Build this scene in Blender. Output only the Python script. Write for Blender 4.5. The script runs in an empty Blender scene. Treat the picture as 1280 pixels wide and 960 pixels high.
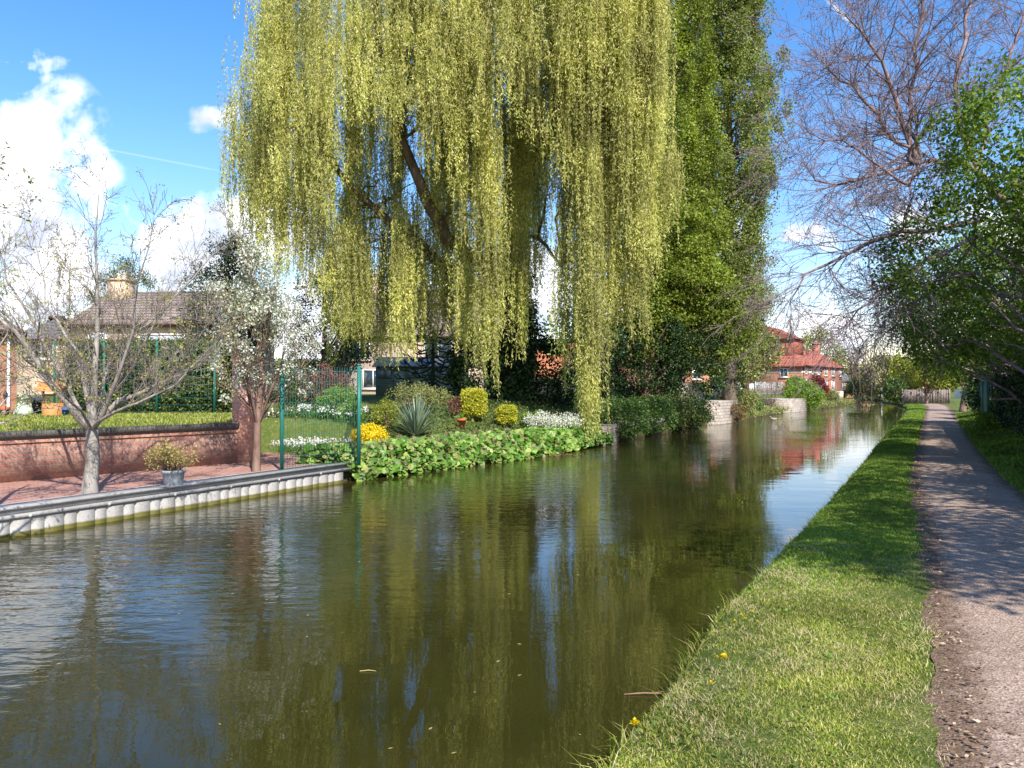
import bpy, math, random
import numpy as np
from mathutils import Vector, Matrix
R = math.radians
RNG = np.random.default_rng(7)
random.seed(7)
scene = bpy.context.scene
COL = scene.collection

# ------------------------------------------------------------------ camera
EYE = 1.9
F = 960.0          # focal length in pixels of the 1280 px wide photograph
HOR = 485.0        # horizon row
cam = bpy.data.cameras.new('camera'); camo = bpy.data.objects.new('camera', cam); COL.objects.link(camo)
cam.sensor_width = 36; cam.lens = 36 * F / 1280
cam.clip_start = 0.05; cam.clip_end = 6000
camo.location = (0, 0, EYE); camo.rotation_euler = (R(90.3), 0, 0)
scene.camera = camo

# ------------------------------------------------------------------ view, world, sun
scene.view_settings.view_transform = 'Standard'; scene.view_settings.look = 'None'
scene.view_settings.gamma = 1; scene.view_settings.use_curve_mapping = False
scene.view_settings.exposure = 0.87
SUN_EL = 43.0
SUN_DIR = Vector((0.40 * math.cos(R(SUN_EL)), -0.916 * math.cos(R(SUN_EL)), math.sin(R(SUN_EL)))).normalized()
SKY_STRENGTH = 0.118

def sky_world():
    w = bpy.data.worlds.new('World'); scene.world = w; w.use_nodes = True
    nt = w.node_tree; N = nt.nodes; L = nt.links; N.clear()
    def m(op, a, b=None, c=None, clamp=False):
        n = N.new('ShaderNodeMath'); n.operation = op; n.use_clamp = clamp
        for i, v in enumerate((a, b, c)):
            if v is None: continue
            if isinstance(v, (int, float)): n.inputs[i].default_value = v
            else: L.new(v, n.inputs[i])
        return n.outputs[0]
    out = N.new('ShaderNodeOutputWorld'); bg = N.new('ShaderNodeBackground')
    sky = N.new('ShaderNodeTexSky'); sky.sky_type = 'NISHITA'; sky.sun_disc = False
    sky.sun_elevation = R(SUN_EL); sky.sun_rotation = math.atan2(SUN_DIR.x, SUN_DIR.y)
    sky.air_density = 1.25; sky.dust_density = 0.4; sky.ozone_density = 3.0; sky.altitude = 0
    hs = N.new('ShaderNodeHueSaturation'); hs.inputs['Saturation'].default_value = 1.34; hs.inputs['Value'].default_value = 1.12
    L.new(sky.outputs[0], hs.inputs['Color'])
    tint = N.new('ShaderNodeMix'); tint.data_type = 'RGBA'; tint.blend_type = 'MULTIPLY'; tint.inputs[0].default_value = 1; tint.inputs[7].default_value = (1.06, .93, 1.05, 1)
    L.new(hs.outputs[0], tint.inputs[6])
    tc = N.new('ShaderNodeTexCoord'); sp = N.new('ShaderNodeSeparateXYZ'); L.new(tc.outputs['Generated'], sp.inputs[0])
    yy = m('MAXIMUM', m('ABSOLUTE', sp.outputs[1]), 0.05)
    a = m('DIVIDE', sp.outputs[0], yy); b = m('DIVIDE', sp.outputs[2], yy)
    cb = N.new('ShaderNodeCombineXYZ'); L.new(a, cb.inputs[0]); L.new(b, cb.inputs[1])
    nz = N.new('ShaderNodeTexNoise'); nz.inputs['Scale'].default_value = 8.0; nz.inputs['Detail'].default_value = 9
    nz.inputs['Roughness'].default_value = 0.56; L.new(cb.outputs[0], nz.inputs['Vector'])
    n0 = m('MULTIPLY', m('SUBTRACT', nz.outputs[0], 0.5), 4.2)
    # cumulus masses: centre (tan azimuth, tan elevation), half sizes, weight
    blobs = [(-0.655, 0.285, 0.125, 0.125, 1.25), (-0.62, 0.17, 0.16, 0.10, 1.0), (-0.41, 0.185, 0.15, 0.075, 1.3), (-0.30, 0.10, 0.22, 0.09, 0.95), (-0.395, 0.352, 0.050, 0.026, 0.95),
             (-0.66, 0.425, 0.075, 0.022, 0.70), (-0.02, 0.12, 0.26, 0.075, 1.0), (0.05, 0.155, 0.05, 0.045, 1.0), (0.36, 0.20, 0.075, 0.03, 0.9),
             (0.42, 0.07, 0.16, 0.05, 0.62), (0.62, 0.20, 0.20, 0.08, 0.6), (-1.2, 0.25, 0.3, 0.14, 1.0), (1.3, 0.3, 0.3, 0.12, 0.9)]
    tot = None
    for (cx, cy, rx, ry, wt) in blobs:
        dx = m('DIVIDE', m('SUBTRACT', a, cx), rx); dy = m('DIVIDE', m('SUBTRACT', b, cy), ry)
        d = m('SQRT', m('ADD', m('MULTIPLY', dx, dx), m('MULTIPLY', dy, dy)))
        v = m('MULTIPLY', m('MAXIMUM', m('SUBTRACT', 1.25, d), 0.0), wt)
        tot = v if tot is None else m('MAXIMUM', tot, v)
    den = m('ADD', tot, n0)
    mask = m('MULTIPLY', m('MULTIPLY', m('SUBTRACT', den, 0.36), 2.2, clamp=True), m('MULTIPLY', tot, 4.0, clamp=True))
    # horizon whitening handled by sky; cloud brightness from a second noise
    nz2 = N.new('ShaderNodeTexNoise'); nz2.inputs['Scale'].default_value = 11; nz2.inputs['Detail'].default_value = 5
    mp = N.new('ShaderNodeMapping'); mp.inputs['Location'].default_value = (3.1, 0.03, 0); L.new(cb.outputs[0], mp.inputs[0]); L.new(mp.outputs[0], nz2.inputs['Vector'])
    cr = N.new('ShaderNodeValToRGB'); e = cr.color_ramp.elements
    e[0].position = 0.36; e[0].color = (3.9, 4.3, 5.3, 1); e[1].position = 0.56; e[1].color = (8.4, 8.5, 8.8, 1)
    L.new(nz2.outputs[0], cr.inputs[0])
    mx = N.new('ShaderNodeMix'); mx.data_type = 'RGBA'; mx.clamp_factor = True
    L.new(mask, mx.inputs[0]); L.new(tint.outputs[2], mx.inputs[6]); L.new(cr.outputs[0], mx.inputs[7])
    # two vapour trails
    def trail(p, q, wdt, amt, src):
        (x0, y0), (x1, y1) = p, q; l = math.hypot(x1 - x0, y1 - y0); tx, ty = (x1 - x0) / l, (y1 - y0) / l
        s = m('ADD', m('MULTIPLY', m('SUBTRACT', a, x0), tx), m('MULTIPLY', m('SUBTRACT', b, y0), ty))
        t = m('ABSOLUTE', m('ADD', m('MULTIPLY', m('SUBTRACT', a, x0), -ty), m('MULTIPLY', m('SUBTRACT', b, y0), tx)))
        f = m('MULTIPLY', m('SUBTRACT', 1.0, m('DIVIDE', t, wdt), clamp=True), amt)
        f = m('MULTIPLY', f, m('MULTIPLY', s, 30.0, clamp=True))
        f = m('MULTIPLY', f, m('MULTIPLY', m('SUBTRACT', l, s), 12.0, clamp=True))
        k = N.new('ShaderNodeMix'); k.data_type = 'RGBA'; k.inputs[7].default_value = (7, 7.4, 8, 1)
        L.new(f, k.inputs[0]); L.new(src, k.inputs[6]); return k.outputs[2]
    c = trail((0.45, 0.468), (0.39, 0.53), 0.005, 1.0, mx.outputs[2])
    c = trail((-0.37, 0.281), (-0.60, 0.325), 0.0018, 0.16, c)
    L.new(c, bg.inputs[0]); bg.inputs[1].default_value = SKY_STRENGTH
    L.new(bg.outputs[0], out.inputs[0])
sky_world()
sl = bpy.data.lights.new('sun', 'SUN'); sl.energy = 4.9; sl.angle = R(0.53); sl.color = (1.0, 0.95, 0.87)
so = bpy.data.objects.new('sun', sl); COL.objects.link(so)
so.rotation_euler = (-SUN_DIR).to_track_quat('-Z', 'Y').to_euler(); so.location = (8, -18, 20)

# ------------------------------------------------------------------ helpers
def ss(t): t = np.clip(t, 0, 1); return t * t * (3 - 2 * t)
def P(px, py, d):
    """photo pixel + distance ahead -> world point"""
    return np.array([(px - 640) / F * d, d, EYE - (py - HOR) / F * d])
def wob(t, seed=0.0, s=1.0):
    return (np.sin(t * 1.7 * s + seed) + .6 * np.sin(t * 4.3 * s + 1.3 * seed + 1) + .4 * np.sin(t * 9.7 * s + 2.1 * seed + 2) + .3 * np.sin(t * 23.0 * s + seed * .7)) / 2.3

class MB:
    def __init__(s): s.v = []; s.f = []; s.n = 0
    def add(s, v, f):
        """v (n,3); f (m,k) int array of one face size"""
        v = np.asarray(v, float).reshape(-1, 3); f = np.asarray(f, int)
        s.v.append(v); s.f.append(f + s.n); s.n += len(v)
    def box(s, c, size, rz=0.0, taper=1.0):
        x, y, z = np.array(size) / 2.0
        v = np.array([[-x, -y, -z], [x, -y, -z], [x, y, -z], [-x, y, -z], [-x, -y, z], [x, -y, z], [x, y, z], [-x, y, z]])
        v[4:, :2] *= taper
        ca, sa = math.cos(rz), math.sin(rz)
        v = np.stack([v[:, 0] * ca - v[:, 1] * sa, v[:, 0] * sa + v[:, 1] * ca, v[:, 2]], 1) + np.array(c)
        s.add(v, [[0, 3, 2, 1], [4, 5, 6, 7], [0, 1, 5, 4], [1, 2, 6, 5], [2, 3, 7, 6], [3, 0, 4, 7]])
    def tube(s, pts, rad, k=6, cap=True):
        p = np.asarray(pts, float); n = len(p); rad = np.broadcast_to(np.asarray(rad, float), (n,))
        t = np.gradient(p, axis=0); t /= np.linalg.norm(t, axis=1)[:, None] + 1e-9
        ref = np.array([0.31, 0.17, 0.93]) if abs(t[:, 2]).mean() < .8 else np.array([0.93, .31, .1])
        a = np.cross(t, ref); a /= np.linalg.norm(a, axis=1)[:, None] + 1e-9; b = np.cross(t, a)
        th = np.arange(k) * 2 * math.pi / k
        v = p[:, None, :] + rad[:, None, None] * (np.cos(th)[None, :, None] * a[:, None, :] + np.sin(th)[None, :, None] * b[:, None, :])
        i = np.arange(n - 1)[:, None] * k; j = np.arange(k)[None, :]; j2 = (j + 1) % k
        f = np.stack([i + j, i + j2, i + k + j2, i + k + j], -1).reshape(-1, 4)
        s.add(v.reshape(-1, 3), f)
        if cap and rad[-1] > 0.004 and k > 3: s.f.append(np.array([[s.n - k + q for q in range(k)]]))
    def lathe(s, prof, c=(0, 0, 0), k=16, jit=0):
        pr = np.asarray(prof, float); th = np.arange(k) * 2 * math.pi / k; n = len(pr)
        rr = pr[:, 0][:, None] * (1 + jit * np.sin(th * k / 2)[None, :])
        v = np.stack([rr * np.cos(th), rr * np.sin(th), np.repeat(pr[:, 1][:, None], k, 1)], -1).reshape(-1, 3) + np.array(c)
        i = np.arange(n - 1)[:, None] * k; j = np.arange(k)[None, :]; j2 = (j + 1) % k
        s.add(v, np.stack([i + j, i + j2, i + k + j2, i + k + j], -1).reshape(-1, 4))
    def leaves(s, pos, L, W, ax=None, nrm=None, fold=.25):
        """one diamond leaf per position: ax = direction the leaf points, nrm = side it faces"""
        pos = np.asarray(pos, float); n = len(pos)
        if ax is None: ax = RNG.normal(size=(n, 3))
        ax = ax / (np.linalg.norm(ax, axis=1)[:, None] + 1e-9)
        if nrm is None: nrm = RNG.normal(size=(n, 3))
        w = np.cross(ax, nrm); w /= np.linalg.norm(w, axis=1)[:, None] + 1e-9
        nn = np.cross(w, ax)
        sc = RNG.uniform(.65, 1.25, n)[:, None]
        L_ = L * sc; W_ = W * sc * .5
        mid = pos + ax * L_ * .45 + nn * W_ * fold
        v = np.stack([pos, mid + w * W_, pos + ax * L_, mid - w * W_], 1).reshape(-1, 3)
        s.add(v, np.arange(n * 4).reshape(-1, 4))
    def round_leaves(s, pos, size, nrm, k=7):
        pos = np.asarray(pos, float); n = len(pos); nrm = nrm / np.linalg.norm(nrm, axis=1)[:, None]
        r = RNG.normal(size=(n, 3)); a = np.cross(nrm, r); a /= np.linalg.norm(a, axis=1)[:, None]; b = np.cross(nrm, a)
        th = np.arange(k) * 2 * math.pi / k
        sc = size * RNG.uniform(.55, 1.2, n)[:, None, None] * .5
        cup = RNG.uniform(-.25, .35, n)[:, None, None] * sc
        ring = pos[:, None] + sc * (np.cos(th)[None, :, None] * a[:, None] * 1.15 + np.sin(th)[None, :, None] * b[:, None]) + nrm[:, None] * cup * (np.cos(th * 2)[None, :, None])
        s.add(ring.reshape(-1, 3), np.arange(n * k).reshape(-1, k))
    def build(s, name, m, parent=None, smooth=False, loc=None):
        me = bpy.data.meshes.new(name)
        v = np.concatenate(s.v) if s.v else np.zeros((0, 3))
        if loc is not None: v = v - np.array(loc)
        me.vertices.add(len(v)); me.vertices.foreach_set('co', v.astype(np.float32).ravel())
        li = np.concatenate([f.ravel() for f in s.f]); sz = np.concatenate([np.full(len(f), f.shape[1]) for f in s.f])
        me.loops.add(len(li)); me.loops.foreach_set('vertex_index', li.astype(np.int32))
        me.polygons.add(len(sz)); me.polygons.foreach_set('loop_start', (np.cumsum(sz) - sz).astype(np.int32))
        if smooth: me.polygons.foreach_set('use_smooth', np.ones(len(sz), bool))
        me.update(calc_edges=True); me.validate()
        me.materials.append(m)
        o = bpy.data.objects.new(name, me); COL.objects.link(o)
        if loc is not None and parent is None: o.location = loc
        if parent is not None: o.parent = parent
        return o

def tag(o, label=None, cat=None, group=None, kind=None):
    if label: o['label'] = label
    if cat: o['category'] = cat
    if group: o['group'] = group
    if kind: o['kind'] = kind
    return o
def thing(name, loc, label, cat, rz=0.0, group=None):
    o = bpy.data.objects.new(name, None); COL.objects.link(o); o.location = tuple(float(q) for q in loc); o.rotation_euler = (0, 0, rz)
    o.empty_display_size = .2
    return tag(o, label, cat, group)

# ------------------------------------------------------------------ materials
def newmat(name):
    m = bpy.data.materials.new(name); m.use_nodes = True
    nt = m.node_tree; return m, nt, nt.nodes, nt.links, nt.nodes['Principled BSDF']
def ramp(N, stops):
    r = N.new('ShaderNodeValToRGB'); e = r.color_ramp.elements
    while len(e) > 1: e.remove(e[-1])
    e[0].position = stops[0][0]; e[0].color = (*stops[0][1], 1)
    for p, c in stops[1:]:
        q = e.new(p); q.color = (*c, 1)
    return r
def mixc(N, L, f, a, b, mode='MIX'):
    k = N.new('ShaderNodeMix'); k.data_type = 'RGBA'; k.blend_type = mode
    for i, v in ((0, f), (6, a), (7, b)):
        if isinstance(v, (int, float)): k.inputs[i].default_value = v
        elif isinstance(v, tuple): k.inputs[i].default_value = (*v, 1)
        else: L.new(v, k.inputs[i])
    return k.outputs[2]
def noise(N, L, scale, detail=4, vec=None, rough=.55):
    n = N.new('ShaderNodeTexNoise'); n.inputs['Scale'].default_value = scale; n.inputs['Detail'].default_value = detail; n.inputs['Roughness'].default_value = rough
    if vec is not None: L.new(vec, n.inputs['Vector'])
    return n.outputs[0]
def objco(N): return N.new('ShaderNodeTexCoord').outputs['Object']
def bump(N, L, h, strength, dist, bs):
    b = N.new('ShaderNodeBump'); b.inputs['Strength'].default_value = strength; b.inputs['Distance'].default_value = dist
    L.new(h, b.inputs['Height']); L.new(b.outputs[0], bs.inputs['Normal']); return b

def leafmat(name, cols, transl=.35, rough=.5, patch=.35, nscale=.6, spec=.25):
    m, nt, N, L, bs = newmat(name)
    g = N.new('ShaderNodeNewGeometry')
    r = ramp(N, [(i / max(1, len(cols) - 1), c) for i, c in enumerate(cols)])
    L.new(g.outputs['Random Per Island'], r.inputs[0])
    nz = noise(N, L, nscale, 3, objco(N))
    rr = ramp(N, [(.35, (1 - patch,) * 3), (.68, (1 + patch * .6,) * 3)]); L.new(nz, rr.inputs[0])
    c = mixc(N, L, 1.0, r.outputs[0], rr.outputs[0], 'MULTIPLY')
    L.new(c, bs.inputs['Base Color']); bs.inputs['Roughness'].default_value = rough; bs.inputs['Specular IOR Level'].default_value = spec
    t = N.new('ShaderNodeBsdfTranslucent'); tc = mixc(N, L, 1.0, c, (1.15, 1.1, .55), 'MULTIPLY'); L.new(tc, t.inputs[0])
    ms = N.new('ShaderNodeMixShader'); ms.inputs[0].default_value = transl
    L.new(bs.outputs[0], ms.inputs[1]); L.new(t.outputs[0], ms.inputs[2]); L.new(ms.outputs[0], N['Material Output'].inputs[0])
    return m
def barkmat(name, c1, c2, scale=6, bd=.02):
    m, nt, N, L, bs = newmat(name)
    mp = N.new('ShaderNodeMapping'); mp.inputs['Scale'].default_value = (1, 1, .3); L.new(objco(N), mp.inputs[0])
    nz = noise(N, L, scale, 6, mp.outputs[0], .65)
    r = ramp(N, [(.3, c1), (.7, c2)]); L.new(nz, r.inputs[0]); L.new(r.outputs[0], bs.inputs['Base Color'])
    bs.inputs['Roughness'].default_value = .9; bs.inputs['Specular IOR Level'].default_value = .15
    bump(N, L, nz, .7, bd, bs); return m
def plain(name, c, rough=.7, var=.15, scale=3, metal=0, bd=0.003, bscale=40, spec=.3):
    m, nt, N, L, bs = newmat(name)
    nz = noise(N, L, scale, 5, objco(N), .6)
    r = ramp(N, [(.3, tuple(q * (1 - var) for q in c)), (.7, tuple(q * (1 + var) for q in c))]); L.new(nz, r.inputs[0])
    L.new(r.outputs[0], bs.inputs['Base Color']); bs.inputs['Roughness'].default_value = rough; bs.inputs['Metallic'].default_value = metal
    bs.inputs['Specular IOR Level'].default_value = spec
    bump(N, L, noise(N, L, bscale, 3, objco(N)), .4, bd, bs); return m
def brickmat(name, c1, c2, mortar, w=.225, h=.075, flat=False, rz=0.0, stain=(.12, .09, .07), stain_amt=.5, mort=.1, off=.5):
    """bricks in metres; walls: u = x + y, v = z of the object's own space; flat: u = x, v = y"""
    m, nt, N, L, bs = newmat(name)
    oc = objco(N)
    if rz:
        mp = N.new('ShaderNodeMapping'); mp.inputs['Rotation'].default_value = (0, 0, rz); L.new(oc, mp.inputs[0]); src = mp.outputs[0]
    else: src = oc
    sp = N.new('ShaderNodeSeparateXYZ'); L.new(src, sp.inputs[0]); cb = N.new('ShaderNodeCombineXYZ')
    if flat: L.new(sp.outputs[0], cb.inputs[0]); L.new(sp.outputs[1], cb.inputs[1])
    else:
        ad = N.new('ShaderNodeMath'); L.new(sp.outputs[0], ad.inputs[0]); L.new(sp.outputs[1], ad.inputs[1])
        L.new(ad.outputs[0], cb.inputs[0]); L.new(sp.outputs[2], cb.inputs[1])
    b = N.new('ShaderNodeTexBrick'); L.new(cb.outputs[0], b.inputs['Vector']); b.offset = off
    b.inputs['Scale'].default_value = 1; b.inputs['Brick Width'].default_value = w; b.inputs['Row Height'].default_value = h
    b.inputs['Mortar Size'].default_value = h * mort; b.inputs['Mortar Smooth'].default_value = .3; b.inputs['Bias'].default_value = -.1
    b.inputs['Color1'].default_value = (*c1, 1); b.inputs['Color2'].default_value = (*c2, 1); b.inputs['Mortar'].default_value = (*mortar, 1)
    nz = noise(N, L, 1.3, 6, oc, .62); rr = ramp(N, [(.42, (0, 0, 0)), (.72, (stain_amt,) * 3)]); L.new(nz, rr.inputs[0])
    c = mixc(N, L, rr.outputs[0], b.outputs['Color'], stain)
    n2 = noise(N, L, 25, 3, oc); r2 = ramp(N, [(.3, (.78,) * 3), (.7, (1.2,) * 3)]); L.new(n2, r2.inputs[0])
    c = mixc(N, L, 1.0, c, r2.outputs[0], 'MULTIPLY')
    L.new(c, bs.inputs['Base Color']); bs.inputs['Roughness'].default_value = .88; bs.inputs['Specular IOR Level'].default_value = .2
    iv = N.new('ShaderNodeMath'); iv.operation = 'SUBTRACT'; iv.inputs[0].default_value = 1; L.new(b.outputs['Fac'], iv.inputs[1])
    bump(N, L, iv.outputs[0], .6, .01, bs); return m
def glassmat(name, c=(.03, .04, .05)):
    m, nt, N, L, bs = newmat(name); bs.inputs['Base Color'].default_value = (*c, 1); bs.inputs['Roughness'].default_value = .06
    bs.inputs['Specular IOR Level'].default_value = .8; return m

def groundmat():
    m, nt, N, L, bs = newmat('turf')
    oc = objco(N)
    a = noise(N, L, .8, 6, oc, .6); b = noise(N, L, 14, 5, oc, .7); c = noise(N, L, 70, 3, oc, .7)
    r1 = ramp(N, [(.3, (.045, .095, .014)), (.5, (.085, .14, .024)), (.7, (.17, .18, .05))]); L.new(a, r1.inputs[0])
    r2 = ramp(N, [(.3, (.05, .07, .02)), (.5, (.10, .12, .03)), (.7, (.24, .20, .09))]); L.new(b, r2.inputs[0])
    k = mixc(N, L, .55, r1.outputs[0], r2.outputs[0])
    r3 = ramp(N, [(.3, (.6,) * 3), (.7, (1.35,) * 3)]); L.new(c, r3.inputs[0])
    k = mixc(N, L, 1.0, k, r3.outputs[0], 'MULTIPLY')
    # bare soil low on the banks
    sp = N.new('ShaderNodeSeparateXYZ'); L.new(oc, sp.inputs[0])
    mr = N.new('ShaderNodeMapRange'); mr.inputs[1].default_value = .05; mr.inputs[2].default_value = .2; mr.inputs[3].default_value = 1; mr.inputs[4].default_value = 0
    L.new(sp.outputs[2], mr.inputs[0])
    k = mixc(N, L, mr.outputs[0], k, (.07, .055, .03))
    L.new(k, bs.inputs['Base Color']); bs.inputs['Roughness'].default_value = .95; bs.inputs['Specular IOR Level'].default_value = .1
    bump(N, L, c, .8, .03, bs); return m
def pathmat():
    m, nt, N, L, bs = newmat('towpath_surface')
    oc = objco(N)
    v = N.new('ShaderNodeTexVoronoi'); v.inputs['Scale'].default_value = 75; L.new(oc, v.inputs['Vector'])
    rv = ramp(N, [(0, (.21, .145, .105)), (.35, (.31, .228, .175)), (.8, (.36, .27, .21)), (1, (.46, .365, .295))])
    sv = N.new('ShaderNodeSeparateColor'); L.new(v.outputs['Color'], sv.inputs[0]); L.new(sv.outputs[0], rv.inputs[0])
    n1 = noise(N, L, 1.1, 6, oc, .65); r1 = ramp(N, [(.3, (.78, .76, .76)), (.7, (1.18, 1.16, 1.14))]); L.new(n1, r1.inputs[0])
    k = mixc(N, L, 1.0, rv.outputs[0], r1.outputs[0], 'MULTIPLY')
    n2 = noise(N, L, 4, 8, oc, .75); r2 = ramp(N, [(.52, (0,) * 3), (.66, (.75,) * 3)]); L.new(n2, r2.inputs[0])
    k = mixc(N, L, r2.outputs[0], k, (.16, .10, .07))
    # dirt and leaf litter along both edges: uv.x runs across the path
    uv = N.new('ShaderNodeUVMap'); uv.uv_map = 'across'; su = N.new('ShaderNodeSeparateXYZ'); L.new(uv.outputs[0], su.inputs[0])
    ab = N.new('ShaderNodeMath'); ab.operation = 'ABSOLUTE'
    s5 = N.new('ShaderNodeMath'); s5.operation = 'SUBTRACT'; s5.inputs[1].default_value = .5; L.new(su.outputs[0], s5.inputs[0]); L.new(s5.outputs[0], ab.inputs[0])
    ad = N.new('ShaderNodeMath'); ad.operation = 'MULTIPLY_ADD'; ad.inputs[1].default_value = .35; L.new(noise(N, L, 9, 6, oc, .7), ad.inputs[0]); L.new(ab.outputs[0], ad.inputs[2])
    r4 = ramp(N, [(.50, (0,) * 3), (.60, (1,) * 3)]); L.new(ad.outputs[0], r4.inputs[0])
    n5 = noise(N, L, 60, 3, oc, .7); r5 = ramp(N, [(.35, (.07, .045, .03)), (.6, (.20, .13, .09)), (.75, (.33, .25, .17))]); L.new(n5, r5.inputs[0])
    k = mixc(N, L, r4.outputs[0], k, r5.outputs[0])
    L.new(k, bs.inputs['Base Color']); bs.inputs['Roughness'].default_value = .95; bs.inputs['Specular IOR Level'].default_value = .15
    ad2 = N.new('ShaderNodeMath'); L.new(v.outputs['Distance'], ad2.inputs[0]); L.new(n5, ad2.inputs[1])
    bump(N, L, ad2.outputs[0], .7, .008, bs); return m
def watermat():
    m, nt, N, L, bs = newmat('canal_water')
    oc = objco(N)
    def mapped(sc, rot, seed):
        mp = N.new('ShaderNodeMapping'); mp.inputs['Scale'].default_value = sc; mp.inputs['Rotation'].default_value = (0, 0, rot); mp.inputs['Location'].default_value = (seed, seed * 2, 0)
        L.new(oc, mp.inputs[0]); return mp.outputs[0]
    a = noise(N, L, 1, 3, mapped((2.4, 5.6, 1), R(-8), 1.0), .5)
    b = noise(N, L, 1, 3, mapped((7, 15, 1), R(12), 4.0), .55)
    c = noise(N, L, 1, 2, mapped((.7, 1.4, 1), R(25), 7.0), .5)
    mask = noise(N, L, 1, 3, mapped((.16, .26, 1), R(-25), 3.7), .5)
    rm = ramp(N, [(.38, (.22,) * 3), (.62, (1,) * 3)]); L.new(mask, rm.inputs[0])
    # the breeze ruffles the outer side of the bend more than the sheltered towpath side
    sx = N.new('ShaderNodeSeparateXYZ'); L.new(mapped((1, 1, 1), 0, 0), sx.inputs[0])
    dd = N.new('ShaderNodeMath'); dd.operation = 'MULTIPLY_ADD'; dd.inputs[1].default_value = -.54; L.new(sx.outputs[1], dd.inputs[0]); L.new(sx.outputs[0], dd.inputs[2])
    mr = N.new('ShaderNodeMapRange'); mr.inputs[1].default_value = -9; mr.inputs[2].default_value = -3.5; mr.inputs[3].default_value = 1.5; mr.inputs[4].default_value = .13
    L.new(dd.outputs[0], mr.inputs[0])
    mm = N.new('ShaderNodeMath'); mm.operation = 'MULTIPLY'; L.new(rm.outputs[0], mm.inputs[0]); L.new(mr.outputs[0], mm.inputs[1])
    s1 = N.new('ShaderNodeMath'); s1.operation = 'MULTIPLY_ADD'; s1.inputs[1].default_value = .15; L.new(b, s1.inputs[0]); L.new(a, s1.inputs[2])
    s2 = N.new('ShaderNodeMath'); s2.operation = 'MULTIPLY'; L.new(s1.outputs[0], s2.inputs[0]); L.new(mm.outputs[0], s2.inputs[1])
    s3 = N.new('ShaderNodeMath'); s3.operation = 'MULTIPLY_ADD'; s3.inputs[1].default_value = .22; L.new(c, s3.inputs[0]); L.new(s2.outputs[0], s3.inputs[2])
    bump(N, L, s3.outputs[0], 1.0, .016, bs)
    nz = noise(N, L, .5, 5, oc); r = ramp(N, [(.3, (.020, .020, .004)), (.7, (.033, .031, .007))]); L.new(nz, r.inputs[0])
    L.new(r.outputs[0], bs.inputs['Base Color']); bs.inputs['Roughness'].default_value = .0; bs.inputs['IOR'].default_value = 1.33
    return m

M = {}
M['turf'] = groundmat(); M['path'] = pathmat(); M['water'] = watermat()
M['blade'] = leafmat('grass_blade', [(.12, .19, .018), (.20, .29, .028), (.33, .38, .05), (.48, .46, .11), (.66, .57, .29)], .40, .6, .38, 1.6)
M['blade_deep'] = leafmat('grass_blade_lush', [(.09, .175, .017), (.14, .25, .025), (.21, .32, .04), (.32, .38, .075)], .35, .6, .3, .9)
M['willow'] = leafmat('willow_leaf', [(.26, .31, .055), (.42, .45, .10), (.60, .58, .18), (.76, .70, .33)], .48, .5, .42, .5)
M['willow_twig'] = plain('willow_twig', (.30, .27, .09), .8)
M['willow_bark'] = barkmat('willow_bark', (.05, .04, .028), (.19, .15, .11), 5)
M['ivy'] = leafmat('ivy_leaf', [(.012, .03, .010), (.022, .05, .016), (.045, .085, .022), (.08, .13, .035)], .15, .45, .35, .5, .25)
M['poplar'] = leafmat('poplar_leaf', [(.12, .18, .022), (.19, .26, .03), (.26, .33, .045), (.34, .38, .08)], .38, .5, .48, .35, .2)
M['poplar_pale'] = leafmat('poplar_pale_leaf', [(.14, .19, .045), (.21, .27, .06), (.28, .33, .09), (.35, .38, .14)], .38, .5, .42, .35, .2)
M['laurel'] = leafmat('laurel_leaf', [(.05, .11, .02), (.08, .17, .03), (.13, .23, .04), (.2, .27, .06)], .3, .38, .35, .6, .4)
M['dark_conifer'] = leafmat('conifer_needle', [(.015, .035, .018), (.03, .055, .025), (.05, .085, .035)], .1, .6, .4, .8)
M['mid_conifer'] = leafmat('cypress_needle', [(.05, .08, .02), (.09, .12, .03), (.15, .17, .05)], .15, .6, .4, .8)
M['hedge'] = leafmat('hedge_leaf', [(.02, .045, .012), (.04, .08, .02), (.10, .13, .03), (.2, .2, .04)], .2, .5, .45, 1.1)
M['green_tree'] = leafmat('elder_leaf', [(.075, .14, .018), (.12, .20, .026), (.18, .28, .04), (.27, .36, .06)], .46, .5, .4, .6, .22)
M['blossom'] = leafmat('blossom_petal', [(.55, .58, .5), (.68, .7, .62), (.78, .78, .72), (.5, .55, .42)], .3, .6, .15, 2)
M['grey_leaf'] = leafmat('silvery_leaf', [(.22, .28, .14), (.30, .35, .2), (.38, .4, .26)], .3, .6, .2, 2)
M['bud'] = leafmat('young_leaf', [(.28, .30, .05), (.4, .38, .08), (.45, .4, .14)], .4, .5, .2, 2)
M['pale_bark'] = barkmat('pale_bark', (.11, .095, .08), (.38, .35, .31), 9, .008)
M['brown_bark'] = barkmat('brown_bark', (.10, .06, .045), (.28, .18, .14), 9, .008)
M['thin_twig'] = barkmat('thin_grey_twig', (.10, .08, .07), (.28, .24, .20), 6, .01)
M['twig'] = barkmat('bare_twig', (.11, .08, .08), (.30, .22, .22), 5, .01)
M['bergenia'] = leafmat('bergenia_leaf', [(.06, .15, .02), (.10, .23, .03), (.16, .31, .045), (.24, .38, .07), (.36, .36, .12)], .3, .45, .5, 2.2, .3)
M['bergenia_flower'] = leafmat('faded_flower', [(.34, .22, .17), (.45, .32, .25)], .3, .7)
M['yellow_green'] = leafmat('golden_leaf', [(.30, .34, .03), (.48, .48, .04), (.60, .56, .06)], .35, .5, .15, 2)
M['bright_yellow'] = leafmat('yellow_petal', [(.70, .55, .01), (.85, .68, .02), (.75, .62, .04)], .3, .5, .1, 2)
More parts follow.
